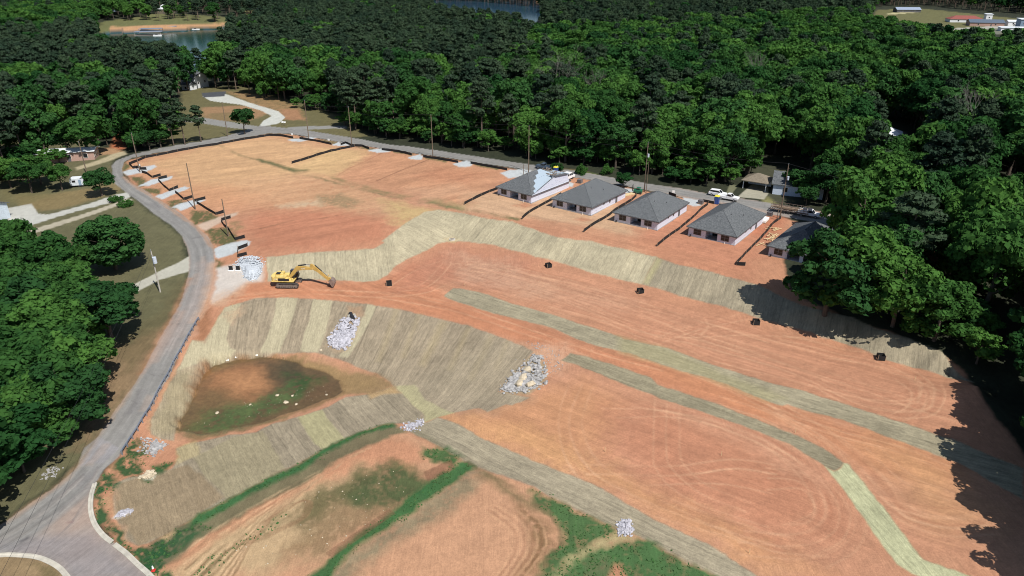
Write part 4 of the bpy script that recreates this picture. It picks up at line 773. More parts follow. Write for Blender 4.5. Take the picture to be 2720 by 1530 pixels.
PW = [at_z(*np.array(p, float).T.clip([[-9999],[-40]], 99999), 2) for p in PINES]
def scatter(xmin, xmax, ymin, ymax, sp, far=False):
    nx = int((xmax-xmin)/sp); ny = int((ymax-ymin)/sp); gx, gy = np.meshgrid(np.arange(nx), np.arange(ny))
    x = xmin+(gx.ravel()+.5+.8*(rng.random(nx*ny)-.5)+.5*(gy.ravel() % 2))*sp; y = ymin+(gy.ravel()+.5+.8*(rng.random(nx*ny)-.5))*sp
    return x, y
xs, yy = scatter(-300, 300, 40, 330, 8.8); x2, y2 = scatter(-950, 950, 330, 900, 9.4); x3, y3 = scatter(-1500, 1500, 900, 1900, 12)
tx = np.concatenate([xs, x2, x3]); ty = np.concatenate([yy, y2, y3])
lx_, ly_ = scatter(-150, -20, 40, 175, 6.2); lk_ = inside(lx_, ly_, LW); xs_n = len(tx); tx = np.concatenate([tx, lx_[lk_]]); ty = np.concatenate([ty, ly_[lk_]])
ux, uy_ = scatter(-260, 260, 60, 330, 5.2); du = -sdist(ux, uy_, FW); dl_ = -sdist(ux, uy_, LW); ku = ((du > -2.5) & (du < 8.5)) | ((dl_ > 1.5) & (dl_ < 7)); ku &= rng.random(len(ux)) < .85; ku &= (ux < 60) | (uy_ > 185) | (du > 0); n_main = len(tx)
tx = np.concatenate([tx, ux[ku]]); ty = np.concatenate([ty, uy_[ku]]); under = np.arange(len(tx)) >= n_main
ok = inside(tx, ty, FW) | inside(tx, ty, LW) | under; ok |= (ty > 900)
for j_, h in enumerate(HW): ok &= ~inside(tx, ty, h) | ((j_ == 1) & (ty > float(at_z(1360, 57, 0)[1])) & (rng.random(len(tx)) < .45))
rp = at_z(*np.array(cl, float).T, 3); ok &= (seg_dist(tx, ty, rp) > np.where(under, 5.4, 6.5)) | (ty < 60)
for px_, py_, pr_ in placed: ok &= np.hypot(tx-px_, ty-py_) > pr_*.75
ppx, ppy = proj(tx, ty, 8.0); ok &= (ppx > -700) & (ppx < 3500)
under = under[ok]; tx = tx[ok]; ty = ty[ok]; ppx = ppx[ok]; ppy = ppy[ok]
pine = np.zeros(len(tx), bool)
for p in PW: pine |= inside(tx, ty, p)
pn = fbm(tx, ty, 60, 2, 91); pine = np.where(rng.random(len(tx)) < np.where(pine, .85, np.where(pn > .35, .5, .07)), True, False)
pine &= ~inside(tx, ty, LW)
hr = rng.random(len(tx)); hs = np.where(pine, 18+6*hr, 13+10.5*hr); rs = np.where(pine, 4.2+1.8*rng.random(len(tx)), 4.6+3.6*hr+1.2*rng.random(len(tx)))
rightw = (tx > 60) & (ty > 200) & (ty < 420) & ~pine; hs[rightw] += 1.5; rs[rightw] += .8
pine &= ~under; lw = inside(tx, ty, LW); hs[lw] = 11+4.5*rng.random(lw.sum()); rs[lw] = 5.6+2.8*rng.random(lw.sum())
ne = (tx > 40) & (ty < 190) & ~lw; hs[ne] += 1.5; rs[ne] += .3
hs[under] = 4.5+4*rng.random(under.sum()); rs[under] = 2.6+1.6*rng.random(under.sum())
size = hs/np.maximum(np.hypot(tx, ty), 30); inframe = (ppx > -60) & (ppx < 2780) & (ppy > -20) & (ppy < 1600)
score = np.where(inframe, size, 0)
indiv = np.zeros(len(tx), bool)
for msk, lim in ((~pine, 282), (pine, 150)):
    w_ = np.where(msk)[0]; o_ = w_[np.argsort(-score[w_])][:lim]; indiv[o_[score[o_] > 0]] = True
GL = {'lb': ('broadleaf tree with a full green crown in the dense wood left of the road', 'broadleaf trees in the wood left of the road'),
      'rb': ('broadleaf tree packed in the tall wood beyond the upper road', 'broadleaf trees in the wood beyond the upper road'),
      'nb': ('shady broadleaf tree in the wood along the right edge of the graded site', 'broadleaf trees along the right edge of the site'),
      'fb': ('broadleaf tree in the wood left of the clearing and the white house', 'broadleaf trees in the upper left wood'),
      'lp': ('dark pine with a bare lower trunk in the upper left wood', 'pines in the upper left wood'), 'rp': ('dark pine standing among the trees beyond the upper road', 'pines beyond the upper road'), 'np': ('dark pine in the wood along the right edge of the site', 'pines along the right edge of the site')}
for i in np.where(indiv)[0]:
    k_ = 'pine' if pine[i] else ('dark' if (rng.random() < .28 or (ppx[i] > 2100 and ppy[i] > 560 and rng.random() < .6)) else 'broad')
    if not pine[i] and (lw[i] or under[i] or (tx[i] > 45 and ty[i] < 200 and rng.random() < .6) or (rng.random() < .35)): k_ = 'low'
    near_r = (tx[i] > 50) and ty[i] < 190; left = tx[i] < -.33*ty[i]+10 and ppx[i] < 700
    key = ('np' if near_r else ('lp' if left else 'rp')) if pine[i] else ('nb' if near_r else ('lb' if lw[i] else ('fb' if left else 'rb')))
    tree(k_, tx[i], ty[i], hs[i], rs[i], *GL[key])
# the mass of further trees: one object per kind, points instanced with geometry nodes
def far_me(kind, seed, npuff, nleaf, size, m, mb):
    q = crown(kind, seed, npuff, nleaf, size); t = trunk(kind if kind == 'pine' else 'broad', seed)
    V = q.tolist()+t.v; n = len(q); Fs = [[4*i, 4*i+1, 4*i+2, 4*i+3] for i in range(n//4)]+[[j+n for j in f] for f in t.f]
    me = bpy.data.meshes.new('far_'+kind); me.from_pydata(V, [], Fs); me.materials.append(m); me.materials.append(mb)
    mi = np.zeros(len(Fs), np.int32); mi[n//4:] = 1; me.polygons.foreach_set('material_index', mi); return me
def wood(name, label, cat, sel, protos):
    pc = bpy.data.collections.new(name+'_source')
    for j, me in enumerate(protos): pc.objects.link(bpy.data.objects.new('%s_kind' % name, me))
    n = int(sel.sum()); z = height(tx[sel], ty[sel]) if n else np.zeros(0)
    me = bpy.data.meshes.new(name); me.vertices.add(n); me.vertices.foreach_set('co', np.column_stack([tx[sel], ty[sel], z-.1]).astype(np.float32).ravel())
    at = me.attributes.new('scl', 'FLOAT_VECTOR', 'POINT'); hh = 18.4 if 'pine' in name else 15.5; rr = 4.2 if 'pine' in name else 5.6
    at.data.foreach_set('vector', np.column_stack([rs[sel]/rr, rs[sel]/rr, hs[sel]/hh]).astype(np.float32).ravel())
    o = link(name, me); setp(o, label, cat, kind='stuff')
    g = bpy.data.node_groups.new(name+'_nodes', 'GeometryNodeTree'); g.interface.new_socket('Geometry', in_out='INPUT', socket_type='NodeSocketGeometry'); g.interface.new_socket('Geometry', in_out='OUTPUT', socket_type='NodeSocketGeometry')
    N = g.nodes; gi = N.new('NodeGroupInput'); go = N.new('NodeGroupOutput'); ip = N.new('GeometryNodeInstanceOnPoints'); ci = N.new('GeometryNodeCollectionInfo')
    ci.inputs['Collection'].default_value = pc; ci.inputs['Separate Children'].default_value = True; ci.inputs['Reset Children'].default_value = True
    na_ = N.new('GeometryNodeInputNamedAttribute'); na_.data_type = 'FLOAT_VECTOR'; na_.inputs['Name'].default_value = 'scl'
    rv = N.new('FunctionNodeRandomValue'); rv.data_type = 'INT'; rv.inputs['Min'].default_value = 0; rv.inputs['Max'].default_value = len(protos)-1
    rr_ = N.new('FunctionNodeRandomValue'); rr_.data_type = 'FLOAT_VECTOR'; rr_.inputs['Max'].default_value = (0, 0, 6.28); rr_.inputs['Seed'].default_value = 3
    m2p = N.new('GeometryNodeMeshToPoints')
    L = g.links.new; L(gi.outputs[0], m2p.inputs['Mesh']); L(m2p.outputs['Points'], ip.inputs['Points']); L(ci.outputs[0], ip.inputs['Instance']); ip.inputs['Pick Instance'].default_value = True
    L([q for q in rv.outputs if q.enabled and q.type == 'INT'][0], ip.inputs['Instance Index']); L(rr_.outputs['Value'], ip.inputs['Rotation']); L(na_.outputs['Attribute'], ip.inputs['Scale']); L(ip.outputs[0], go.inputs[0])
    md = o.modifiers.new('trees', 'NODES'); md.node_group = g; return o
wood('broadleaf_woodland', 'green broadleaf wood covering the land beyond the road and site', 'woodland', ~pine & ~indiv, [far_me('broad', 600+i, 46, 48, .55, M_bl if i < 5 else M_dk, M_bk) for i in range(6)])
wood('pine_woodland', 'dark pine wood around the lake and along the top of the view', 'woodland', pine & ~indiv, [far_me('pine', 700+i, 44, 34, .5, M_pn, M_bkp) for i in range(4)])
print('trees', indiv.sum(), len(tx))

# ------------------------------------------------------------------ houses under construction
def shingle(name, c1, c2):
    m = bpy.data.materials.new(name); m.use_nodes = True; n = m.node_tree; L = n.links.new; b = n.nodes['Principled BSDF']; b.inputs['Roughness'].default_value = .92; b.inputs['Specular IOR Level'].default_value = .2
    tc = n.nodes.new('ShaderNodeTexCoord'); mp = n.nodes.new('ShaderNodeMapping'); mp.inputs['Scale'].default_value = (1.6, 1.6, 9); L(tc.outputs['Object'], mp.inputs[0])
    no = n.nodes.new('ShaderNodeTexNoise'); no.inputs['Scale'].default_value = 1.4; no.inputs['Detail'].default_value = 5; no.inputs['Roughness'].default_value = .7; L(mp.outputs[0], no.inputs['Vector'])
    cr = n.nodes.new('ShaderNodeValToRGB'); cr.color_ramp.elements[0].position = .38; cr.color_ramp.elements[1].position = .62; cr.color_ramp.elements[0].color = (*c1, 1); cr.color_ramp.elements[1].color = (*c2, 1)
    L(no.outputs['Fac'], cr.inputs[0]); L(cr.outputs[0], b.inputs['Base Color']); return m
def wrap(name, c, dot=(.30, .28, .42), sc=1.6):
    m = bpy.data.materials.new(name); m.use_nodes = True; n = m.node_tree; L = n.links.new; b = n.nodes['Principled BSDF']; b.inputs['Roughness'].default_value = .6
    tc = n.nodes.new('ShaderNodeTexCoord'); vo = n.nodes.new('ShaderNodeTexVoronoi'); vo.inputs['Scale'].default_value = sc; vo.inputs['Randomness'].default_value = .45; L(tc.outputs['Object'], vo.inputs['Vector'])
    cr = n.nodes.new('ShaderNodeValToRGB'); cr.color_ramp.elements[0].position = .12; cr.color_ramp.elements[1].position = .22; cr.color_ramp.elements[0].color = (*dot, 1); cr.color_ramp.elements[1].color = (*c, 1)
    L(vo.outputs['Distance'], cr.inputs[0]); L(cr.outputs[0], b.inputs['Base Color']); return m
M_sh = shingle('roof_shingles', (.062, .068, .073), (.160, .168, .172)); M_wrap = wrap('house_wrap', (.60, .62, .71)); M_und = wrap('roof_underlayment', (.33, .40, .46), (.2, .25, .31), 1.1)
M_slab = mat('concrete_slab', (.34, .33, .33), .9); M_fascia = mat('dark_fascia', (.10, .10, .105), .7); M_wfr = mat('window_frame_tan', (.24, .23, .22), .5); M_gl = mat('window_glass', (.012, .014, .018), .12, var=.05)
M_dark = mat('recess_dark', (.06, .065, .08), .8); M_wood = mat('sheathing_board', (.22, .17, .13), .85, var=.25, scale=4); M_pipe = mat('white_pipe', (.7, .68, .62), .5); M_lum = mat('raw_lumber', (.62, .48, .27), .8, var=.2, scale=5)
UX = np.array([.826, -.563]); YAW = math.atan2(-.563, .826)
def house(fl, fr, depth, label, unfinished=False):
    a = P3(*fl); b = P3(*fr); Wd = np.linalg.norm(b[:2]-a[:2]); yaw = math.atan2(b[1]-a[1], b[0]-a[0]); z0 = min(a[2], b[2], gz(*(a[:2]))) ; D = depth; h = 2.5; ov = .45
    rt = empty('house', (a[0], a[1], z0), yaw, label, 'house', 'new houses in a row above the matted slope')
    MB().box((Wd/2, D/2, .02), (Wd+.16, D+.16, .5)).build('foundation', M_slab, rt)
    x1, x2, rd = .375*Wd, .625*Wd, 3.0; w = MB(); t = .16; zb = .26
    def wl(x0, y0, xx, yy): w.box(((x0+xx)/2, (y0+yy)/2, (zb+h)/2), (abs(xx-x0)+ (t if abs(yy-y0) > abs(xx-x0) else 0), abs(yy-y0)+(t if abs(xx-x0) > abs(yy-y0) else 0), h-zb))
    wl(0, t/2, x1, t/2); wl(x2, t/2, Wd, t/2); wl(t/2, t, t/2, D-t); wl(Wd-t/2, t, Wd-t/2, D-t); wl(0, D-t/2, Wd, D-t/2)
    wl(x1-t/2, t, x1-t/2, rd); wl(x2+t/2, t, x2+t/2, rd); wl(x1, rd, x2, rd); w.box(((x1+x2)/2, t/2, h-.12), (x2-x1, t, .24))
    w.build('wall', M_wrap, rt)
    def window(cx, y, ww, hh, zc, side=False, panes=2):
        f = MB(); g = MB(); s = (lambda c, d: (c, d)) if not side else (lambda c, d: ((c[1], c[0], c[2]), (d[1], d[0], d[2])))
        yy = y-.05 if not side else y+.05
        for dx in (-ww/2, ww/2): f.box(*s((cx+dx, yy, zc), (.04, .12, hh+.04)))
        for dz in (-hh/2, 0, hh/2): f.box(*s((cx, yy, zc+dz), (ww-.05, .10, .035)))
        fo = f.build('window', M_wfr, rt); g.box(*s((cx, y-.02 if not side else y+.02, zc), (ww-.06, .06, hh-.04))); g.build('pane', M_gl, fo)
    for fx in (.155, .235, .745, .83): window(fx*Wd, 0, .92, 1.5, 1.5)
    window((x1+x2)/2, rd-t/2, 1.7, 2.0, 1.3)
    if not unfinished:
        for fy, ww, hh in ((.35, .5, .5), (.52, .6, 1.0)): window(fy*D, Wd, ww, hh, 1.75, True)
        MB().box((Wd+.05, D*.72, 1.3), (.08, .95, 2.05)).build('door', M_fascia, rt)
    # hip roof
    rh = (Wd/2+ov)*.57; e0 = h-.03; o = ov; Wm = Wd/2; q = Wm+o
    v = [(-o, -o, e0), (Wd+o, -o, e0), (Wd+o, D+o, e0), (-o, D+o, e0), (Wm, q-o, e0+rh), (Wm, D+o-q, e0+rh)]
    if unfinished:
        jag = [(Wd+o, -o, e0), (Wd*.90, .9, e0+.48*(1.3)), (Wd*.87, 1.8, e0+1.2), (Wd*.74, 2.4, e0+1.55), (Wd*.70, 4.2, e0+rh*.62), (Wd*.60, 4.8, e0+rh*.82), (Wm+.2, D*.55, e0+rh-.1)]
    r1 = MB()
    def slab(poly, th=.14): # thick slab
        n = len(poly); r1.add([(x, y, z) for x, y, z in poly]+[(x, y, z-th) for x, y, z in poly], [list(range(n)), list(range(n, 2*n))[::-1]]+[(i+n, (i+1) % n+n, (i+1) % n, i) for i in range(n)])
    slab([v[0], v[1], v[4]]); slab([v[3], v[0], v[4], v[5]]); r1.k = 1 if unfinished else 0; s0_ = rh/q; slab([(Wd, 0, e0+o*s0_), (Wd, D, e0+o*s0_), v[5], v[4]] if unfinished else [v[1], v[2], v[5], v[4]]); slab([v[2], v[3], v[5]])
    ro = r1.build('roof', [M_sh, M_und], rt)
    rc = MB(); rc.tube(v[4], v[5], .10, n=6)
    for k_ in (0, 1): rc.tube(v[k_], v[4], .07, n=6)
    for k_ in (2, 3): rc.tube(v[k_], v[5], .07, n=6)
    rc.build('ridge_cap', M_sh, ro)
    fa = MB(); 
    for p_, q_ in ((0, 1), (1, 2), (2, 3), (3, 0)):
        A_, B_ = np.array(v[p_]), np.array(v[q_]); c_ = (A_+B_)/2; dd = B_-A_; l_ = np.linalg.norm(dd); fa.box((c_[0], c_[1], e0-.16), (l_-.02, .05, .19), rz=math.atan2(dd[1], dd[0]))
    fa.build('fascia', M_fascia, ro)
    so_ = MB(); so_.box((Wd/2, -.16, e0-.27), (Wd+.7, .3, .03)); so_.box((Wd+.17, D/2, e0-.27), (.3, D+.1, .03)); so_.build('soffit', M_pipe, ro)
    if unfinished:   # shingles reach a ragged line on the right slope; a wrapped gable wall rises behind it
        sx = MB(); sl_ = rh/q
        zf = lambda x, y: min(e0+(Wd+o-x)*sl_, e0+(y+o)*sl_)+.05
        pts = [(Wd+o, -o), (Wd+.1, 1.2), (Wd-.6, 1.6), (Wd-.9, 3.0), (Wd-1.8, 3.2), (Wd-2.3, 4.8), (Wd-3.3, 5.2), (Wd-3.6, 7.0), (Wm+1.4, 7.6), (Wm+1.2, 9.3), (Wm+.3, 10.0), (Wm, 10.2), (Wm, q-o)]
        sx.add([(x, y, e0+(Wd+o-x)*sl_+.05) for x, y in pts], [list(range(len(pts)))]); sx.build('shingle_patch', M_sh, ro)
        gw = MB(); hz = h; gw.prism([(.6, hz-.3), (D*.60, hz+2.7), (D-1.0, hz+1.9), (D-.2, hz-.3)], 'x', Wd-.05, Wd+.12); gw.build('gable_wall', M_wrap, rt)
        bo = MB(); bo.box((Wd-.2, D*.76, hz+2.45), (1.2, D*.36, .16), rx=-.10); bo.box((Wd-.1, D*.34, hz+1.3), (.35, D*.60, .12), rx=math.atan2(3.0, D*.6-.6)); bo.build('edge_board', M_fascia, ro)
        g2 = MB(); g2.prism([(Wd*.45, D-3.2), (Wd+.1, D-3.6), (Wd+.1, D-.2), (Wd*.55, D-.2)], 'z', hz+1.9, hz+2.05); g2.build('porch_deck', M_und, ro)
        st = MB()
        for i in range(46):
            x = Wd*(.30+.62*random.random()); y = D*(.66+.3*random.random()); st.box((x, y, hz+2.2+.5*random.random()), (.2+1.1*random.random(), .12+.3*random.random(), .12), rz=random.random()*3, ry=random.random()-.5)
        st.build('roof_debris', M_wood, ro)
        for x, y in ((Wd-3.1, 2.0), (Wd-2.0, 1.1)):
            pass
    else:
        for fx, fy in ((.66, .35), (.80, .55)): MB().tube((fx*Wd, fy*D, e0+(Wd+o-fx*Wd)*rh/q-.05), (fx*Wd, fy*D, e0+(Wd+o-fx*Wd)*rh/q+.35), .08).build('vent_pipe', M_fascia, ro)
    MB().tube((Wd*.80, -.5, -.2), (Wd*.80, -.5, .62), .09).build('drain_pipe', M_pipe, rt)
    MB().box((Wd*.06, -.35, .35), (.25, .25, .5)).build('utility_box', M_gl, rt)
    return rt
def hdep(fr, br):
    a, b = P3(*fr), P3(*br); return float(np.linalg.norm(b[:2]-a[:2]))
HS = [((1322,517),(1411,541),(1489,498),'house with a half shingled roof over pale blue underlayment, leftmost of the new row',True),
      ((1467.5,550),(1570,574),(1646,526),'wrapped house with a grey hip roof, next to the half shingled one',False),
      ((1631.5,588),(1745,613),(1815,563),'middle one of five new houses, grey hip roof, gravel patch at its back',False),
      ((1827.5,626),(1951,652.5),(2011,593),'grey roofed new house with a blue toilet behind and a white pallet beside it',False),
      ((2040,679),(2172,708),(2225,648),'rightmost new house, half hidden under the big spreading tree',False)]
for fl, fr, br, l, u in HS:
    d = hdep(fr, br); print('house', round(float(np.linalg.norm(P3(*fr)[:2]-P3(*fl)[:2])), 1), round(d, 1)); house(fl, fr, min(max(d+1.2, 17.6), 19.2), l, u)

# ------------------------------------------------------------------ other buildings
M_wh = mat('white_siding', (.72, .73, .74), .6, var=.06); M_whm = mat('white_metal_roof', (.70, .73, .75), .45, var=.06); M_tan = shingle('tan_shingles', (.16, .135, .10), (.24, .20, .15)); M_red = shingle('red_roof', (.20, .065, .055), (.30, .10, .085))
M_brick = mat('pale_brick', (.42, .27, .22), .9, var=.2, scale=6); M_blue = mat('blue_grey_siding', (.22, .30, .40), .7); M_dkm = mat('dark_metal_roof', (.10, .13, .17), .5)
def building(px, py, w, d, h, yaw, label, wall, roofm, kind='gable', slope=.45, name='house', wins=2, cat=None, dz=0, door=True, open_front=False):
    p = P3(px, py); rt = empty(name, (p[0], p[1], p[2]+dz), yaw, label, cat or name.replace('_', ' ')); t = .2; w_ = MB()
    if open_front:
        for x in (-w/2+.1, w/2-.1):
            for y in (-d/2+.1, d/2-.1): w_.box((x, y, h/2), (.2, .2, h))
        w_.box((0, d/2-.1, h/2), (w-.4, .1, h)).build('post', wall, rt)
    else:
        for c, s in (((0, -d/2+t/2, h/2-.3), (w, t, h+.6)), ((0, d/2-t/2, h/2-.3), (w, t, h+.6)), ((-w/2+t/2, 0, h/2-.3), (t, d-2*t, h+.6)), ((w/2-t/2, 0, h/2-.3), (t, d-2*t, h+.6))): w_.box(c, s)
        if kind == 'gable':
            for s_ in (-1, 1): w_.prism([(-d/2, h), (d/2, h), (0, h+slope*d/2)], 'x', s_*(w/2-t/2)-t/2, s_*(w/2-t/2)+t/2)
        w_.build('wall', wall, rt)
        for i in range(wins):
            x = -w/2+w*(i+.5)/wins; f = MB().box((x, -d/2-.03, h*.55), (1.3, .1, 1.4)).build('window', M_pipe, rt); MB().box((x, -d/2-.06, h*.55), (1.1, .1, 1.2)).build('pane', M_gl, f)
            f = MB().box((w/2+.03, (-d/2+d*(i+.5)/max(wins, 1)), h*.55), (.1, 1.1, 1.3)).build('window', M_pipe, rt); MB().box((w/2+.06, -d/2+d*(i+.5)/max(wins, 1), h*.55), (.1, .9, 1.1)).build('pane', M_gl, f)
        if door: MB().box((w*.12, -d/2-.04, 1.05), (1, .1, 2.1)).build('door', M_fascia, rt)
    o = .5; r = MB()
    def sl(poly, th=.15):
        n = len(poly); r.add([tuple(q) for q in poly]+[(x, y, z-th) for x, y, z in poly], [list(range(n)), list(range(n, 2*n))[::-1]]+[(i+n, (i+1) % n+n, (i+1) % n, i) for i in range(n)])
    X, Y = w/2+o, d/2+o; e = h+.05
    if kind == 'gable':
        z = e+slope*Y; sl([(-X, -Y, e), (X, -Y, e), (X, 0, z), (-X, 0, z)]); sl([(X, Y, e), (-X, Y, e), (-X, 0, z), (X, 0, z)])
    elif kind == 'hip':
        m = min(X, Y); z = e+slope*m; a_, b_ = (-(X-m), X-m) if X >= Y else (0, 0); c_, d_ = (0, 0) if X >= Y else (-(Y-m), Y-m)
        v = [(-X, -Y, e), (X, -Y, e), (X, Y, e), (-X, Y, e)]; p0 = (a_, c_, z); p1 = (b_, d_, z)
        if X >= Y: sl([v[0], v[1], p1, p0]); sl([v[2], v[3], p0, p1]); sl([v[1], v[2], p1]); sl([v[3], v[0], p0])
        else: sl([v[1], v[2], p1, p0]); sl([v[3], v[0], p0, p1]); sl([v[0], v[1], p0]); sl([v[2], v[3], p1])
    else: sl([(-X, -Y, e), (X, -Y, e), (X, Y, e+.4), (-X, Y, e+.4)], .3)
    r.build('roof', roofm, rt); return rt
b = building(520, 232, 9, 10, 5.6, R(-20), 'white two storey house at the top of the clearing by the lake', M_wh, M_sh, 'gable', .5)
MB().box((4.4, -4.0, 4.5), (1.0, .9, 9)).build('chimney', M_sh, b)
gx_ = MB(); gx_.box((3.2, -8, 1.4), (5.4, 5, 3.2)); gx_.build('garage', M_wh, b); g3 = MB(); g3.prism([(-10.8, 3.0), (-5.2, 3.0), (-8, 5)], 'x', .3, 6.1); g3.build('garage_roof', M_sh, b)
f_ = MB().box((3.2, -10.55, 1.6), (1.3, .1, 1.2)).build('window', M_pipe, b); MB().box((3.2, -10.62, 1.6), (1.1, .1, 1.0)).build('pane', M_gl, f_)
building(172, 425, 20, 6, 3.2, R(14), 'long white mobile home with a pale metal roof behind the lawn trees', M_brick, M_whm, 'gable', .2, 'mobile_home', 4)
building(2010, 498, 6.5, 6, 2.5, R(-33), 'open carport with a brown shingled roof at the end of the driveway', M_wh, M_tan, 'hip', .5, 'carport', cat='carport', open_front=True)
building(2118, 512, 13, 8, 3, R(-22), 'blue white house with a grey roof in the shade behind the brown carport', mat('blue_white_siding', (.55, .62, .72), .7), M_sh, 'gable', .6)
building(2345, 372, 11, 8, 2.8, R(-25), 'house with a pale metal roof showing through the right hand wood', M_brick, M_whm, 'hip', .45)
building(2577, 582, 6.5, 6.5, 2.8, R(25), 'white metal carport in the wood near the right edge', M_wh, mat('bright_white_metal', (.85, .87, .88), .4, var=.04), 'gable', .35, 'carport', cat='carport', open_front=True)
building(2715, 590, 13, 9, 3.2, R(-12), 'dark building with a slate grey roof cut by the right edge of the photo', M_blue, M_dkm, 'gable', .4)
building(2408, 32, 28, 12, 3, R(-4), 'long low house with a blue grey roof on the far hill at the top right', M_fascia, mat('blue_grey_roof', (.26, .31, .40), .6), 'gable', .4)
building(2434, 80, 26, 15, 4.2, R(-12), 'pale brick building with a flat white roof on the far meadow', M_brick, M_whm, 'flat', wins=3)
building(2560, 58, 32, 14, 3, R(-10), 'long house with a dull red hip roof on the far meadow', M_wh, M_red, 'hip', .42)
building(2615, 68, 30, 14, 3.2, R(-16), 'house with a dark grey roof right of the red roofed house', M_brick, M_dkm, 'gable', .35)
building(2685, 68, 9, 8, 4, R(-10), 'small white shed in front of the far trees at the top right', M_wh, M_whm, 'gable', .3, 'shed', 1)
building(2720, 74, 12, 12, 8, R(-14), 'tall dark blue building at the top right edge', M_blue, M_whm, 'flat')
building(2695, 82, 26, 8, 3, R(-12), 'low long white roofed building at the top right edge', M_wh, M_whm, 'flat', name='shed', wins=1)
building(2622, 56, 6, 6, 7, R(-10), 'small white tower like building behind the dark grey roof on the far meadow', M_wh, M_whm, 'flat', name='shed', wins=1)
building(441, 36, 15, 11, 5, R(-15), 'lake house with a pale pointed roof beyond the lake', M_tan, M_whm, 'hip', .8)
building(665, 22, 22, 12, 5, R(-8), 'grey roofed house with a white porch at the top beyond the lake', M_wh, M_dkm, 'hip', .5)
building(290, 30, 18, 10, 4, R(10), 'house with a low white roof among the pines left of the lake', M_blue, M_whm, 'gable', .3)
building(1412, 158, 7, 5, 3.5, R(-20), 'small pale house just showing between tree crowns at the top centre', M_wh, M_whm, 'gable', .4)
building(500, 172, 6.5, 6, 2.4, R(-25), 'blue grey roofed cabin among trees at the near lake shore', M_blue, mat('cabin_roof', (.22, .25, .31), .7), 'gable', .5)
building(-92, 604, 11, 17, 4.2, R(-13), 'house with grey walls at the left edge beside the concrete driveway', mat('light_blue_siding', (.55, .62, .68), .7), M_sh, 'gable', .35)
# ------------------------------------------------------------------ silt fences, guardrail, poles
M_silt = mat('silt_fabric', (.010, .010, .011), .85, var=.3); M_post = mat('fence_post', (.30, .22, .15), .8); M_galv = mat('galvanised_steel', (.32, .36, .42), .45, .6); M_pole = mat('treated_pole', (.16, .12, .085), .85, var=.25, scale=1.5); M_polel = mat('weathered_pole', (.42, .39, .34), .85); M_blk = mat('black_fixture', (.02, .02, .022), .6); M_trf = mat('grey_transformer', (.5, .55, .62), .4)
SF = [([(343,438),(387,420),(458,406),(528,392),(577,385),(634,374),(680,367),(715,361),(745,362),(779,368)],'long black silt fence along the inside of the road at the top of the lots'),
([(796,369),(817,373),(850,378),(881,385)],'black silt fence between the first two gravel entrances of the upper road'),([(905,386),(918,381),(937,389),(962,390),(981,397)],'black silt fence beside the pole left of the third gravel entrance'),
([(775,435),(830,418),(880,403),(942,390)],'black silt fence cutting diagonally across the tan upper lots'),([(1014,399),(1040,402),(1060,405),(1094,413)],'black silt fence right of the third gravel entrance'),
([(1124,418),(1170,425),(1217,433)],'black silt fence right of the fourth gravel entrance, by the pole'),([(1250,435),(1300,444),(1347,453)],'black silt fence along the road just left of the half shingled house'),
([(1233,544),(1255,532),(1278,521),(1300,511),(1322,503)],'short black silt fence left of the half shingled house'),([(1386,583),(1396,574),(1406,566),(1430,552),(1466,532),(1490,518)],'black silt fence between the half shingled house and the next one'),
([(1550,617),(1578,597),(1603,583),(1642,555),(1677,534),(1690,522)],'black silt fence left of the middle new house'),([(1745,655),(1800,613),(1839,581),(1860,560),(1880,545)],'long black silt fence between the middle house and the one right of it'),
([(1955,704),(1994,662),(2025,631),(2046,606),(2052,597),(2074,581)],'long black silt fence running down to the matted slope beside the fifth house'),([(1957,705),(1979,706)],'short black silt panel at the foot of the longest house fence'),
([(343,437),(353,448),(374,446)],'black silt fence beside the topmost gravel entrance of the left road'),([(371,451),(389,451)],'short black silt panel on the topmost gravel entrance'),([(377,459),(390,463),(405,473),(427,467)],'curved black silt fence below the topmost gravel entrance'),([(421,477),(444,472)],'short black silt panel on the second gravel entrance of the left road'),
([(421,481),(436,497),(450,508),(473,499)],'black silt fence below the second gravel entrance'),([(466,513),(474,519),(489,532),(511,525)],'black silt fence above the third gravel entrance'),([(516,536),(546,529)],'black silt panel beside the pole on the third gravel entrance'),([(523,541),(536,548),(549,557),(574,571),(596,565)],'longest black silt fence down the left road, below the third gravel entrance'),
([(588,587),(613,580)],'black silt panel above the clay covered entrance'),([(588,590),(596,602),(609,614),(617,626),(625,638),(651,632)],'black silt fence behind the leaning pole down to the big oval gravel pad'),([(632,664),(658,654)],'black silt panel on the big oval gravel pad'),([(632,666),(632,684),(656,677)],'small black silt fence between the oval gravel pad and the gravel mound'),
([(1866,536),(1896,542)],'black silt fence beside the blue toilet behind the roofs'),([(1776,517),(1795,524)],'short black silt panel beside the white sign')]
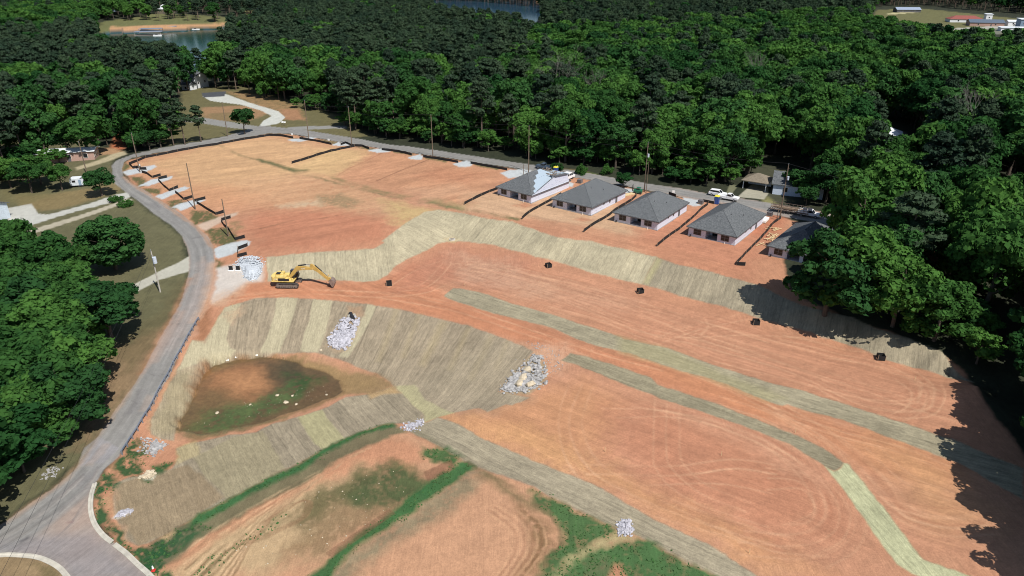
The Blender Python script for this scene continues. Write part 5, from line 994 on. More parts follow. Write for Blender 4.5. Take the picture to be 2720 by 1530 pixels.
def fence(pts, label, hgt=.85, closed=False):
    P = pick([p[0] for p in pts], [p[1] for p in pts]); Q = [P[0]]
    for a, b in zip(P[:-1], P[1:]):
        n = max(1, int(np.linalg.norm(b-a)/1.6))
        for i in range(1, n+1): q = a+(b-a)*i/n; Q.append([q[0]+(.1*(random.random()-.5) if i < n else 0), q[1]+.1*(random.random()-.5), gz(q[0], q[1])])
    Q = np.array(Q); o = Q[0].copy(); rt = empty('silt_fence', tuple(o), 0, label, 'silt fence'); Q = Q-o; m = MB(); V = []
    for i, q in enumerate(Q):
        s = hgt*(.86+.2*random.random()); t = Q[min(i+1, len(Q)-1)]-Q[max(i-1, 0)]; nn = np.array([-t[1], t[0], 0]); nn /= np.linalg.norm(nn)+1e-9
        V += [q-[0, 0, .1]-nn*.02, q+[0, 0, s]-nn*.02, q+[0, 0, s]+nn*.02, q-[0, 0, .1]+nn*.02]
    F_ = []
    for i in range(len(Q)-1):
        for k_ in range(4): F_.append((4*i+k_, 4*i+(k_+1) % 4, 4*i+4+(k_+1) % 4, 4*i+4+k_))
    F_ += [(0, 3, 2, 1), tuple(4*(len(Q)-1)+k_ for k_ in range(4))]
    m.add(V, F_).build('fabric', M_silt, rt)
    me = None
    for i, q in enumerate(Q):
        if i % 2 and i != len(Q)-1: continue
        if me is None: po = MB().box((0, 0, .5), (.06, .06, 1.1)).build('post', M_post, rt); me = po.data
        else: po = link('post', me, rt)
        po.location = (q[0]+.06, q[1]+.05, q[2])
for pts, l in SF: fence(pts, l)
# guardrail
gp = PX([(527,851),(507,885),(482,932),(461,968),(440,1010),(415,1055),(395,1095),(373,1130),(350,1166),(320,1213)]); gp = smooth(gp, 8); L_ = np.r_[0, np.cumsum(np.linalg.norm(np.diff(gp, axis=0), axis=1))]
ss = np.arange(0, L_[-1], 1.9); gq = np.column_stack([np.interp(ss, L_, gp[:, 0]), np.interp(ss, L_, gp[:, 1])]); gzv = height(gq[:, 0], gq[:, 1])
rt = empty('guardrail', (gq[0, 0], gq[0, 1], gzv[0]), 0, 'long galvanised guardrail along the road above the muddy pond', 'guardrail'); rl = MB(); prof = [(-.03, .38), (.03, .43), (.03, .49), (-.02, .54), (.03, .59), (.03, .66), (-.03, .71)]; V = []; Fs = []
for i in range(len(gq)):
    t = gq[min(i+1, len(gq)-1)]-gq[max(i-1, 0)]; t /= np.linalg.norm(t); n_ = np.array([-t[1], t[0]])
    for s_ in (0, .03):
        for a_, z in prof: V.append((gq[i, 0]+n_[0]*(a_-s_)-gq[0, 0], gq[i, 1]+n_[1]*(a_-s_)-gq[0, 1], gzv[i]+z-gzv[0]))
k_ = len(prof)
for i in range(len(gq)-1):
    for s_ in (0, 1):
        for j in range(k_-1): a_ = i*2*k_+s_*k_+j; Fs.append((a_, a_+1, a_+1+2*k_, a_+2*k_))
    for j in (0, k_-1): a_ = i*2*k_+j; Fs.append((a_, a_+k_, a_+3*k_, a_+2*k_))
rl.add(V, Fs).build('rail', M_galv, rt); me = None
for i in range(len(gq)):
    if me is None: po = MB().box((0, 0, .3), (.15, .18, .9)).build('post', M_galv, rt); me = po.data
    else: po = link('post', me, rt)
    t = gq[min(i+1, len(gq)-1)]-gq[max(i-1, 0)]; t /= np.linalg.norm(t); po.location = (gq[i, 0]-gq[0, 0]+t[1]*-.16, gq[i, 1]-gq[0, 1]+t[0]*.16, gzv[i]-gzv[0]); po.rotation_euler = (0, 0, math.atan2(t[1], t[0]))
# kerbs at the junction
def kerb(pts):
    P = smooth(PX(pts), 6); z = height(P[:, 0], P[:, 1]); V = []; n = len(P)
    for i in range(n):
        t = P[min(i+1, n-1)]-P[max(i-1, 0)]; t /= np.linalg.norm(t); nn = np.array([-t[1], t[0]])
        for a_, zz in ((-.35, -.1), (-.35, .06), (-.05, .08), (.05, .16), (.25, .16), (.3, -.1)): V.append((P[i, 0]+nn[0]*a_, P[i, 1]+nn[1]*a_, z[i]+zz))
    Fs = [(6*i+j, 6*i+(j+1) % 6, 6*i+6+(j+1) % 6, 6*i+6+j) for i in range(n-1) for j in range(6)]
    o = MB().add(V, Fs).build('kerb', M_kerb); o['kind'] = 'structure'
M_kerb = mat('kerb_concrete', (.46, .43, .36), .9, var=.18, scale=1)
kerb([(253,1284),(244,1315),(242,1354),(252,1390),(274,1421),(299,1441)]); kerb([(305,1446),(334,1468),(370,1502),(398,1527),(440,1575)]); kerb([(210,1580),(177,1528),(151,1503),(106,1482),(53,1475),(0,1475),(-80,1490)][::-1])
# utility poles
def top_z(p, ty_):
    lo, hi = p[2], p[2]+30
    for _ in range(30):
        m = (lo+hi)/2
        if proj(p[0], p[1], m)[1] > ty_: lo = m
        else: hi = m
    return lo
POLES = [((605,362),(590,271),0,0,'thin utility pole on the verge left of the small lone tree'),((821,373),(810,268),1,0,'utility pole between the first two gravel entrances of the upper road'),((935,388),(925,285),1,0,'utility pole at the head of the diagonal silt fence'),((1150,420),(1145,306),1,0,'utility pole beside the fourth gravel entrance of the upper road'),
((1404,458),(1405,335),1,0,'utility pole behind the half shingled house'),((1711,510),(1720,380),1,1,'utility pole with a grey transformer behind the middle house'),((2071,580),(2096,437),1,2,'tall utility pole beside the flatbed trailer'),((2349,446),(2356,397),0,0,'utility pole in the clearing inside the right hand wood'),
((372,457),(353,355),1,0,'utility pole by the topmost gravel entrance of the left road'),((519,556),(497,433),0,0,'dark pole standing on the third gravel entrance of the left road'),((607,628),(593,529),0,0,'short dark pole in the verge above the big oval gravel pad'),((426,776),(400,667),1,3,'pale service pole with a grey transformer beside the narrow driveway'),((231,462),(203,378),1,0,'utility pole on the lawn behind the white camper')]
PT = {}
for i, (b_, t_, arm, tr_, l) in enumerate(POLES):
    p = P3(*b_); h_ = top_z(p, t_[1])-p[2]; rt = empty('utility_pole', tuple(p), R(-20), l, 'utility pole', 'wooden utility poles'); mt = M_polel if tr_ == 3 else M_pole
    MB().tube((0, 0, -.4), (0, 0, h_), .17, .11, 10).build('pole', mt, rt); PT[i] = (p[0], p[1], p[2]+h_)
    if arm:
        MB().tube((0, 0, h_), (0, 0, h_+.35), .03).build('insulator', M_trf, rt); MB().box((.16, 0, h_-.9), (.3, .08, .08)).build('bracket', mt, rt)
    if tr_: 
        tf = MB(); s_ = 1.5 if tr_ == 3 else 1; zt = h_-(1.9 if tr_ == 3 else 3.4); tf.tube((.38*s_, -.1, zt-.45*s_), (.38*s_, -.1, zt+.45*s_), .26*s_, n=12); tf.build('transformer', M_trf, rt)
for i, (b_, l) in enumerate([((1390,464),'short leaning timber prop behind the half shingled house'),((2063,584),'slender wooden post beside the tall pole and the trailer'),((1716,512),'slender second pole leaning on the transformer pole')]):
    p = P3(*b_); rt = empty('wooden_post', tuple(p), 0, l, 'post'); MB().tube((0, 0, -.3), (.1, 0, (3.2, 4.6, 9)[i]), .1, .07).build('shaft', M_pole, rt); MB().box((.1, 0, (3.1, 4.5, 8.8)[i]), (.16, .16, .1)).build('cap', M_blk, rt)
def wire(a, b, sag, label, r=.022):
    a = np.array(a); b = np.array(b); pts = [a+(b-a)*t-np.array([0, 0, sag*4*t*(1-t)]) for t in np.linspace(0, 1, 14)]
    o = MB().path(pts, r, 4).build('power_line', M_blk); setp(o, label, 'power line', 'overhead power lines')
for a_, b_ in ((1, 2), (2, 3), (3, 4), (4, 5), (5, 6)):
    for dz in (.3, -1.2): wire(np.array(PT[a_])+[0, 0, dz], np.array(PT[b_])+[0, 0, dz], 1.0, 'thin dark wire strung between the poles along the upper road')
wire(np.array(PT[6])+[0, 0, .2], (130, 110, 15), 1.2, 'thin dark wire leaving the tall pole towards the right hand wood')
q_ = at_z(-60, 1560, 6)
for dz, dx in ((.2, 0), (-.8, 1.2)): wire(np.array(PT[11])+[0, 0, dz], (q_[0]+dx, q_[1], 6+dz), 1.0, 'thin wire crossing above the trees down to the lower left corner', .02)

# ------------------------------------------------------------------ excavator
M_yel = mat('machine_yellow', (.50, .32, .09), .45, var=.14, scale=1.2); M_yel2 = mat('machine_yellow_dusty', (.66, .50, .16), .6, var=.18, scale=1.5); M_trk = mat('track_steel', (.20, .165, .14), .75, .2, var=.3, scale=3); M_trkd = mat('track_shoe', (.055, .048, .045), .8, var=.3); M_bkt = mat('worn_bucket_steel', (.26, .19, .16), .6, .3, var=.3); M_chr = mat('hydraulic_rod', (.5, .5, .5), .25, .8); M_wtx = mat('white_decal', (.85, .85, .82), .5, var=.02)
def text(body, size, mat_, parent, loc, rot, name='lettering'):
    cu = bpy.data.curves.new(name, 'FONT'); cu.body = body; cu.size = size; cu.extrude = .004; cu.align_x = 'CENTER'; cu.align_y = 'CENTER'; cu.materials.append(mat_)
    o = bpy.data.objects.new(name, cu); C.objects.link(o); o.parent = parent; o.location = loc; o.rotation_euler = rot
    dg = bpy.context.evaluated_depsgraph_get(); me = bpy.data.meshes.new_from_object(o.evaluated_get(dg)); me.materials.clear(); me.materials.append(mat_)
    bpy.data.objects.remove(o); o = link(name, me, parent); o.location = loc; o.rotation_euler = rot; return o
pe = P3(769, 757); ex = empty('excavator', tuple(pe), R(-2), 'yellow tracked excavator with a long boom, bucket resting on the red haul track', 'excavator')
for sy in (-1.35, 1.35):
    t_ = MB(); L2 = 2.45; prof_ = []
    for a_ in np.linspace(-90, 90, 9): prof_.append((L2-.5+.5*math.cos(R(a_)), .5+.5*math.sin(R(a_))))
    for a_ in np.linspace(90, 270, 9): prof_.append((-L2+.5+.5*math.cos(R(a_)), .5+.5*math.sin(R(a_))))
    inner = [((x if abs(x) < L2-.5 else math.copysign(L2-.5, x)+(x-math.copysign(L2-.5, x))*.78), .5+(z-.5)*.78) for x, z in prof_]; n_ = len(prof_); V = []
    for y in (sy-.32, sy+.32):
        for x, z in prof_: V.append((x, y, z))
        for x, z in inner: V.append((x, y, z))
    Fs = []
    for i in range(n_):
        j = (i+1) % n_; Fs += [(i, j, 2*n_+j, 2*n_+i), (n_+j, n_+i, 3*n_+i, 3*n_+j), (i, n_+i, n_+j, j), (2*n_+i, 2*n_+j, 3*n_+j, 3*n_+i)]
    t_.add(V, Fs)
    for x in np.arange(-2.0, 2.1, .22): t_.box((x, sy, 1.01), (.12, .66, .05)); t_.box((x, sy, .0), (.12, .66, .05))
    tr = t_.build('track', M_trkd, ex); fr_ = MB().box((0, sy, .5), (3.9, .46, .36)).box((0, sy, .78), (2.4, .3, .1)); fr_.build('track_frame', M_trk, tr)
    w_ = MB()
    for x in (-1.95, 1.95): w_.tube((x, sy-.3, .5), (x, sy+.3, .5), .36, n=14)
    for x in np.arange(-1.4, 1.5, .4): w_.tube((x, sy-.3, .2), (x, sy+.3, .2), .14, n=8)
    w_.build('roller', M_trk, tr)
MB().box((0, 0, .75), (1.9, 2.3, .5)).tube((0, 0, .95), (0, 0, 1.3), .85, n=20).build('undercarriage', M_trkd, ex)
bd = MB(); bd.box((-.9, 0, 1.42), (4.8, 2.9, .25)); bd.box((-1.3, -.75, 2.05), (2.4, 1.35, 1.0)); bd.box((-1.8, .5, 2.15), (1.6, 1.7, 1.25)); bd.box((-.1, -1.05, 1.85), (1.5, .75, .6)); bd.box((-.4, .75, 1.9), (1.0, 1.3, .9)); bd.box((.95, -1.0, 1.75), (.8, .8, .5), taper=.8)
bd.build('upper_body', M_yel2, ex, bevel=.05)
cwp = [(-2.5, -1.5)]+[(-2.75-.75*math.cos(a_), 1.5*math.sin(a_)) for a_ in np.linspace(-1.35, 1.35, 9)]+[(-2.5, 1.5)]; MB().prism(cwp, 'z', 1.3, 2.45).build('counterweight', M_yel2, ex, bevel=.06)
dk = MB(); dk.box((-1.0, -1.46, 1.9), (1.5, .04, .6)); dk.box((-2.0, 0, 2.79), (.9, .9, .06)); dk.tube((-1.6, .9, 2.7), (-1.6, .9, 3.1), .07); dk.box((.1, -1.44, 1.85), (1.0, .04, .5)); dk.build('grille', M_blk, ex)
cb = MB(); cb.prism([(.35, 1.5), (1.9, 1.5), (2.05, 2.1), (1.75, 3.15), (.35, 3.2)], 'y', .55, 1.5); cabo = cb.build('cab', M_blk, ex, bevel=.05)
MB().prism([(.55, 2.1), (1.85, 2.1), (1.65, 3.0), (.55, 3.0)], 'y', .53, 1.52).prism([(1.2, 2.0)]+[(2.07, 2.1), (1.79, 3.08), (1.2, 3.08)], 'y', .62, 1.43).build('cab_glass', M_gl, cabo); MB().box((1.05, 1.02, 3.22), (1.2, .85, .05)).build('roof_hatch', mat('cab_roof', (.05, .055, .08), .4), cabo)
rlg = MB()
for a_, b_ in (((-2.2, -1.35, 2.5), (-2.2, -1.35, 3.0)), ((-.4, -1.35, 2.5), (-.4, -1.35, 3.0)), ((-2.2, -1.35, 3.0), (-.4, -1.35, 3.0)), ((.5, -1.4, 2.1), (.5, -1.4, 2.7)), ((1.2, -1.4, 2.0), (1.2, -1.4, 2.6)), ((.5, -1.4, 2.7), (1.2, -1.4, 2.6))): rlg.tube(a_, b_, .03, n=5)
rlg.build('handrail', M_yel, ex)
bm = MB(); bm.prism([(.15, 1.9), (.5, 1.7), (1.4, 2.5), (2.6, 3.55), (4.2, 3.75), (5.45, 3.75), (5.6, 4.0), (5.4, 4.2), (4.0, 4.38), (2.6, 4.55), (2.0, 4.4), (.9, 3.1)], 'y', -.28, .28); bo_ = bm.build('boom', M_yel, ex, bevel=.04)
sk = MB(); sk.prism([(5.05, 4.85), (5.25, 5.02), (5.55, 4.95), (6.6, 4.1), (9.0, 1.55), (8.95, 1.2), (8.65, 1.15), (6.5, 3.2), (5.45, 3.85), (5.1, 4.2)], 'y', -.22, .22); sk_ = sk.build('stick', M_yel, ex, bevel=.03)
cy = MB(); cy.k = 0; cy.tube((1.2, -.5, 1.9), (2.2, -.38, 3.3), .13); cy.tube((1.2, .5, 1.9), (2.2, .38, 3.3), .13); cy.tube((2.5, 0, 4.62), (4.2, 0, 4.85), .14); cy.tube((6.1, 0, 4.75), (7.4, 0, 3.4), .11); cy.k = 1; cy.tube((2.2, -.38, 3.3), (2.5, -.36, 3.7), .07); cy.tube((2.2, .38, 3.3), (2.5, .36, 3.7), .07); cy.tube((4.2, 0, 4.85), (5.15, 0, 4.95), .07); cy.tube((7.4, 0, 3.4), (8.5, 0, 2.3), .055)
cy.build('hydraulic_cylinder', [M_blk, M_chr], ex)
lk = MB(); lk.box((8.6, 0, 2.2), (.12, .5, .8), ry=.5); lk.box((9.05, 0, 1.75), (.8, .46, .14), ry=.5); lk.build('bucket_link', M_yel, ex)
bk = MB(); out_ = [(8.75, 1.35), (9.3, 1.75), (9.85, 1.45), (10.05, .8), (9.85, .2), (9.5, -.05)]; inn = [(9.4, .1), (9.7, .3), (9.85, .8), (9.7, 1.3), (9.3, 1.55), (8.95, 1.2)]
bk.prism(out_+inn, 'y', -.75, .75); bk.prism(out_, 'y', -.78, -.72); bk.prism(out_, 'y', .72, .78)
for y in np.linspace(-.65, .65, 5): bk.box((9.4, y, -.05), (.26, .11, .1), ry=.5)
bk.build('bucket', M_bkt, ex)
text('CAT', .42, M_wtx, bo_, (3.55, -.30, 4.0), (math.pi/2, 0, 0)); text('336', .42, M_wtx, ex, (-2.2, -1.53, 1.95), (math.pi/2, 0, 0))

# ------------------------------------------------------------------ vehicles
M_tyre = mat('tyre', (.02, .02, .02), .9); M_rim = mat('rim', (.4, .4, .42), .35, .7); M_light = mat('headlight_glass', (.7, .72, .75), .15); M_red2 = mat('tail_light', (.35, .02, .02), .3)
def car(px, py, yaw, label, paint, kind='suv', L=4.8, name='parked_car'):
    p = P3(px, py); rt = empty(name, tuple(p), yaw, label, {'suv': 'car', 'pickup': 'pickup truck', 'van': 'van'}[kind]); W2 = .92; b = MB()
    if kind == 'van': L = 5.4; prof_ = [(-2.7, .45), (2.6, .45), (2.72, .9), (2.65, 1.15), (1.75, 1.3), (1.15, 2.1), (.9, 2.2), (-2.6, 2.25), (-2.7, 2.1)]; gl = [(1.02, 1.35), (1.68, 1.3), (1.12, 2.0), (.6, 2.0), (.6, 1.35)]; ext = [[(-.2, 1.35), (.45, 1.35), (.45, 1.95), (-.2, 1.95)], [(-1.1, 1.35), (-.4, 1.35), (-.4, 1.95), (-1.1, 1.95)]]
    elif kind == 'pickup': prof_ = [(-2.8, .5), (2.7, .5), (2.8, .85), (2.7, 1.12), (1.35, 1.2), (-.35, 1.2), (-.38, .75), (-2.68, .75), (-2.68, 1.2), (-2.8, 1.2)]; gl = [(-.3, 1.2), (1.3, 1.2), (.7, 1.78), (-.15, 1.82)]; ext = []
    else: prof_ = [(-2.35, .4), (2.3, .4), (2.4, .75), (2.3, 1.0), (1.2, 1.1), (-2.3, 1.15), (-2.4, .9)]; gl = [(-2.2, 1.13), (1.15, 1.08), (.4, 1.62), (-1.9, 1.68)]; ext = []
    b.prism(prof_, 'y', -W2, W2)
    if kind == 'pickup':
        for y in (-.84, .84): b.box((-1.53, y, .98), (2.3, .1, .46))
    bo = b.build('body', paint, rt, bevel=.06)
    g = MB()
    if kind == 'van':
        for s_ in (-1, 1):
            for q in [gl]+ext: g.prism(q, 'y', s_*.925-.01, s_*.925+.01)
        g.add([(1.72, -.8, 1.32), (1.72, .8, 1.32), (1.2, .75, 2.06), (1.2, -.75, 2.06)], [(0, 1, 2, 3)]); g.build('window', M_gl, rt)
        MB().box((-2.72, 0, 1.35), (.06, 1.6, 1.55)).build('cargo_opening', M_blk, rt)
        for s_ in (-1, 1): MB().box((-3.05, s_*.98, 1.4), (.75, .05, 1.65), rz=s_*-.35).build('rear_door', paint, rt)
    else:
        g.prism(gl, 'y', -.80, .80); g.build('window', M_gl, rt); xs_ = [q[0] for q in gl]; rf = MB(); rf.box(((gl[2][0]+gl[3][0])/2, 0, (gl[2][1]+gl[3][1])/2+.03), (abs(gl[2][0]-gl[3][0])+.15, 1.58, .07), ry=math.atan2(gl[3][1]-gl[2][1], gl[2][0]-gl[3][0])*-1); 
        for i in (0, 1): 
            j = 3 if i == 0 else 2
            for y in (-.79, .79): rf.tube((gl[i][0], y, gl[i][1]), (gl[j][0], y*.97, gl[j][1]), .05, n=4)
        rf.build('cabin_roof', paint, rt, bevel=.02)
    wx_ = 1.5 if kind != 'pickup' else 1.75
    for x in (-wx_, wx_):
        for y in (-.84, .84):
            w_ = MB().tube((x, y-.12, .36), (x, y+.12, .36), .36, n=16).build('wheel', M_tyre, rt); MB().tube((x, y-.13, .36), (x, y+.13, .36), .21, n=12).build('rim', M_rim, w_)
    xf = max(q[0] for q in prof_); xr = min(q[0] for q in prof_)
    for y in (-.65, .65): MB().box((xf-.08, y, .85), (.12, .35, .16)).build('headlight', M_light, rt); MB().box((xr+.03, y*1.2, .95), (.08, .16, .26)).build('tail_light', M_red2, rt)
    return rt
M_cw = mat('white_paint', (.78, .78, .78), .3, var=.02); M_cb = mat('blue_grey_paint', (.07, .10, .14), .3, var=.03)
RY = math.atan2(*(P3(1606,476)-P3(1483,456))[[1, 0]])
v = car(1507, 477, R(52), 'white van parked with its rear doors open beside the half shingled house', M_cw, 'van', name='van')
car(1446, 449, RY+math.pi, 'dark blue grey pickup parked in the tree shade on the upper road', M_cb, 'pickup', name='pickup_truck')
car(1906, 520, RY, 'white sport utility car parked on the road behind the blue toilet', M_cw, 'suv'); car(1934, 531, RY, 'white pickup parked at the roadside in front of the white car', M_cw, 'pickup', name='pickup_truck')
tk = car(2148, 575, RY, 'white utility truck with raised tool box lids in front of the long trailer', M_cw, 'pickup', name='utility_truck')
bx = MB(); bx.box((-1.5, -.8, 1.3), (2.3, .45, .6)); bx.box((-1.5, .8, 1.3), (2.3, .45, .6)); bx.build('tool_box', M_cw, tk); ld = MB(); ld.box((-1.0, -.95, 2.05), (1.0, .05, .95), rx=.3); ld.box((.2, -.9, 2.2), (1.0, .05, .9), rx=.4); ld.build('box_lid', M_cw, tk)
p = P3(2096, 566); tl = empty('flatbed_trailer', tuple(p), RY, 'long rusty flatbed trailer loaded with timber, parked along the road', 'trailer'); M_rust = mat('rusty_steel', (.20, .15, .12), .8, var=.3)
t_ = MB(); t_.box((0, -1.1, .85), (9.6, .15, .22)); t_.box((0, 1.1, .85), (9.6, .15, .22)); [t_.box((x, 0, .88), (.14, 2.05, .12)) for x in np.arange(-4.7, 4.8, .55)]; t_.box((5.3, 0, .8), (1.6, .2, .15)); t_.build('frame', M_rust, tl)
for x in (-1.2, 0): 
    for y in (-1.15, 1.15): MB().tube((x, y-.12, .4), (x, y+.12, .4), .4, n=14).build('wheel', M_tyre, tl)
gd = MB(); [gd.box((x, s_*1.15, 1.5), (.07, .07, 1.2)) for x in np.arange(-4.5, 4.6, 1.0) for s_ in (-1, 1)]; [gd.box((0, s_*1.15, z), (9.2, .06, .08)) for z in (1.5, 2.1) for s_ in (-1, 1)]; gd.build('side_rail', M_rust, tl)
ll = empty('timber_stack', (p[0], p[1], p[2]+.95), RY, 'pile of weathered boards stacked on the flatbed trailer', 'timber stack'); b_ = MB(); [b_.box((random.uniform(-1, 1), random.uniform(-.8, .8), .1+.12*(i//6)), (6+random.random()*2, .18, .09), rz=random.uniform(-.04, .04)) for i in range(26)]; b_.build('board', M_post, ll)
# ------------------------------------------------------------------ site furniture
M_tblu = mat('toilet_blue', (.02, .06, .24), .4); M_tyl = mat('toilet_yellow_roof', (.75, .65, .06), .5)
for (x_, y_), l in (((1476, 462), 'blue portable toilet with a yellow roof beside the white van'), ((1903, 541), 'blue portable toilet with a yellow roof in front of the white car')):
    p = P3(x_, y_); rt = empty('portable_toilet', tuple(p), YAW, l, 'portable toilet', 'blue portable toilets'); MB().box((0, 0, 1.05), (1.15, 1.15, 2.1)).build('cabin', M_tblu, rt, bevel=.04); MB().box((0, -.6, 1.0), (.8, .05, 1.8)).build('door', mat('toilet_door', (.03, .09, .32), .4), rt)
    MB().box((0, 0, 2.2), (1.25, 1.25, .26), taper=.75).build('roof', M_tyl, rt); MB().tube((.4, .4, 2.1), (.4, .4, 2.6), .05).build('vent_pipe', M_pipe, rt)
def inlet(px, py, label, s=1.15, h=.85, yaw=.3):
    p = P3(px, py); rt = empty('inlet_barrier', tuple(p), yaw, label, 'inlet barrier', 'black silt boxes around storm inlets'); fb = MB()
    for c_, d_ in (((0, -s/2, h/2), (s, .03, h)), ((0, s/2, h/2), (s-.06, .03, h*1.05)), ((-s/2, 0, h/2), (.03, s-.04, h*.9)), ((s/2, 0, h/2), (.03, s-.04, h))): fb.box(c_, d_)
    fb.build('fabric', M_silt, rt)
    for x in (-s/2, s/2):
        for y in (-s/2, s/2): MB().box((x*1.03, y*1.03, h*.6), (.06, .06, h*1.25)).build('post', M_post, rt)
    MB().box((0, 0, .12), (s*.6, s*.6, .2)).build('inlet_grate', M_kerb, rt)
for (x_, y_), l, yw in (((1034, 757), 'black silt box on the haul track right of the excavator bucket', .2), ((1457, 709), 'black silt box at the foot of the yellow matted slope', .4), ((1701, 777), 'black silt box where yellow and grey slope matting meet', .2), ((2008, 860), 'black silt box below the first big tree shadow on the slope', -.1), ((2339, 953), 'black silt box at the lower edge of the slope, nearest the right hand wood', -.2)): inlet(x_, y_, l, yaw=yw)
for (x_, y_), l in (((614, 719), 'left of two black silt panels standing on the gravel apron'), ((633, 719), 'right of two black silt panels standing on the gravel apron')):
    p = P3(x_, y_); rt = empty('portable_barrier', tuple(p), 0, l, 'barrier', 'black panels on the gravel apron'); MB().box((0, 0, .62), (.85, .08, 1.05)).build('fabric', M_silt, rt); MB().box((0, 0, .08), (1.3, .6, .16)).build('base', M_wtx, rt)
    for x in (-.44, .44): MB().box((x, .05, .65), (.05, .06, 1.3)).build('post', M_post, rt)
p = P3(1201, 637); rt = empty('manhole', tuple(p), 0, 'round concrete manhole ring at the top of the big matted slope', 'manhole'); MB().tube((0, 0, -.2), (0, 0, .22), .85, .8, 20).build('ring', M_kerb, rt); MB().tube((0, 0, .2), (0, 0, .27), .5, n=18).build('cover', mat('iron_cover', (.25, .21, .17), .7), rt)
p = P3(935, 845); rt = empty('drain_culvert', tuple(p), R(25), 'black culvert mouth at the top of the white rock chute', 'culvert'); MB().tube((0, -.9, .35), (0, 1.2, .45), .42, n=16).build('pipe', M_blk, rt); MB().box((0, .3, .3), (1.6, .25, .8)).build('headwall', M_kerb, rt)
p = P3(408, 1516); rt = empty('traffic_marker', tuple(p), 0, 'red and white traffic cone on the grass behind the kerb', 'traffic cone'); M_cone = mat('cone_red', (.55, .04, .03), .5); MB().box((0, 0, .05), (.45, .45, .08)).tube((0, 0, .08), (0, 0, .38), .2, .13, 12).build('base', M_cone, rt); MB().tube((0, 0, .38), (0, 0, .75), .13, .07, 12).build('sleeve', M_wtx, rt)
for (x_, y_), l in (((777, 366), 'small white box on a post at the first gravel entrance of the upper road'), ((874, 381), 'small white box on a post at the second gravel entrance of the upper road'), ((1788, 521), 'white sign on a stake behind the middle house'), ((372, 449), 'small white tag on a stake at the topmost gravel entrance')):
    p = P3(x_, y_); rt = empty('permit_box', tuple(p), R(-20), l, 'permit box'); MB().box((0, 0, .55), (.08, .08, 1.3)).build('post', M_post, rt); MB().box((0, 0, 1.3), (.7, .12, .6)).build('board', M_wtx, rt)
for (x_, y_), l in (((754, 333), 'pair of white mailboxes beside the side road junction'),):
    p = P3(x_, y_); rt = empty('mailbox', tuple(p), R(-20), l, 'mailbox'); MB().box((-.5, 0, .5), (.1, .1, 1.0)).box((.5, 0, .5), (.1, .1, 1.0)).build('post', M_post, rt); [MB().box((x, 0, 1.2), (.7, .9, .5)).build('box', M_wtx, rt, bevel=.1) for x in (-.5, .5)]
# small building materials
def simple(name, px, py, yaw, label, cat, fn, dz=0):
    p = P3(px, py); rt = empty(name, (p[0], p[1], p[2]+dz), yaw, label, cat); fn(rt); return rt
def f1(rt):
    MB().box((0, 0, .1), (1.5, 3.3, .16)).build('pallet', M_post, rt); MB().box((0, 0, .5), (1.45, 3.2, .6)).build('wrapped_load', M_wtx, rt, bevel=.04)
simple('wrapped_pallet', 2030, 588, YAW, 'white wrapped pallet on red clay right of the fourth new house', 'pallet', f1)
def f2(rt):
    b = MB(); [b.box((.3*random.random(), -.6+.14*(i % 9), .08+.11*(i//9)), (4.6, .12, .09)) for i in range(27)]; b.build('board', M_lum, rt)
simple('lumber_stack', 1665, 519, R(35), 'stack of pale lumber behind the second wrapped house', 'lumber stack', f2)
def f3(rt):
    MB().box((0, 0, .7), (2.4, 1.3, .9)).build('body', mat('green_paint', (.015, .13, .07), .5), rt, bevel=.08); MB().box((-1.5, 0, 1.5), (.1, .9, 1.8)).build('mast', M_blk, rt); [MB().tube((x, y-.1, .35), (x, y+.1, .35), .35, n=12).build('wheel', M_tyre, rt) for x in (-.8, .8) for y in (-.6, .6)]; MB().box((.2, 0, 1.7), (1.1, 1.1, .08)).build('canopy', mat('green_paint2', (.015, .13, .07), .5), rt)
simple('forklift', 1694, 514, R(-20), 'green forklift beside the lumber stack and the double pole', 'forklift', f3)
def f4(rt):
    MB().box((0, 0, .55), (1.3, 1.2, 1.0)).build('load', mat('shingle_bundles', (.13, .12, .12), .9, var=.3, scale=6), rt); MB().box((0, 0, .06), (1.5, 1.4, .12)).build('pallet', M_post, rt)
simple('shingle_pallet', 1861, 541, YAW, 'dark pallet of bundles at the gravel patch behind the middle house', 'pallet', f4); simple('shingle_pallet', 2044, 573, YAW, 'dark pallet of bundles behind the white wrapped pallet', 'pallet', f4); simple('shingle_pallet', 1540, 486, YAW, 'dark heap of bundles in front of the white van', 'pallet', f4)
for i, (x_, y_, a_, l) in enumerate([(2060,611,.2,'pale lumber heap left of the fifth house, farthest from the slope'),(2051,625,.5,'pale lumber heap against the longest house fence'),(2046,634,-.2,'loose pale sheets beside the wall of the fifth house'),(2026,655,.3,'small cross of pale boards below the longest house fence')]):
    def fl_(rt, n=(6, 7, 5, 3)[i]):
        b = MB(); [b.box((random.uniform(-.9, .9), random.uniform(-1.2, 1.2), .1+.05*j), (random.uniform(1.5, 3.2), .16, .07), rz=random.uniform(-1.6, 1.6) if j % 2 else .4) for j in range(n)]; b.build('board', M_lum, rt)
    simple('lumber_heap', x_, y_, a_, l, 'lumber heap', fl_)
simple('lumber_heap', 1415, 462, .4, 'heap of scrap boards behind the half shingled house', 'lumber heap', lambda rt: [MB().box((random.uniform(-3, 3), random.uniform(-1.5, 1.5), .2+.1*random.random()), (random.uniform(.8, 2.4), .3, .15), rz=random.random()*3).build('board', M_wood, rt) for _ in range(10)])
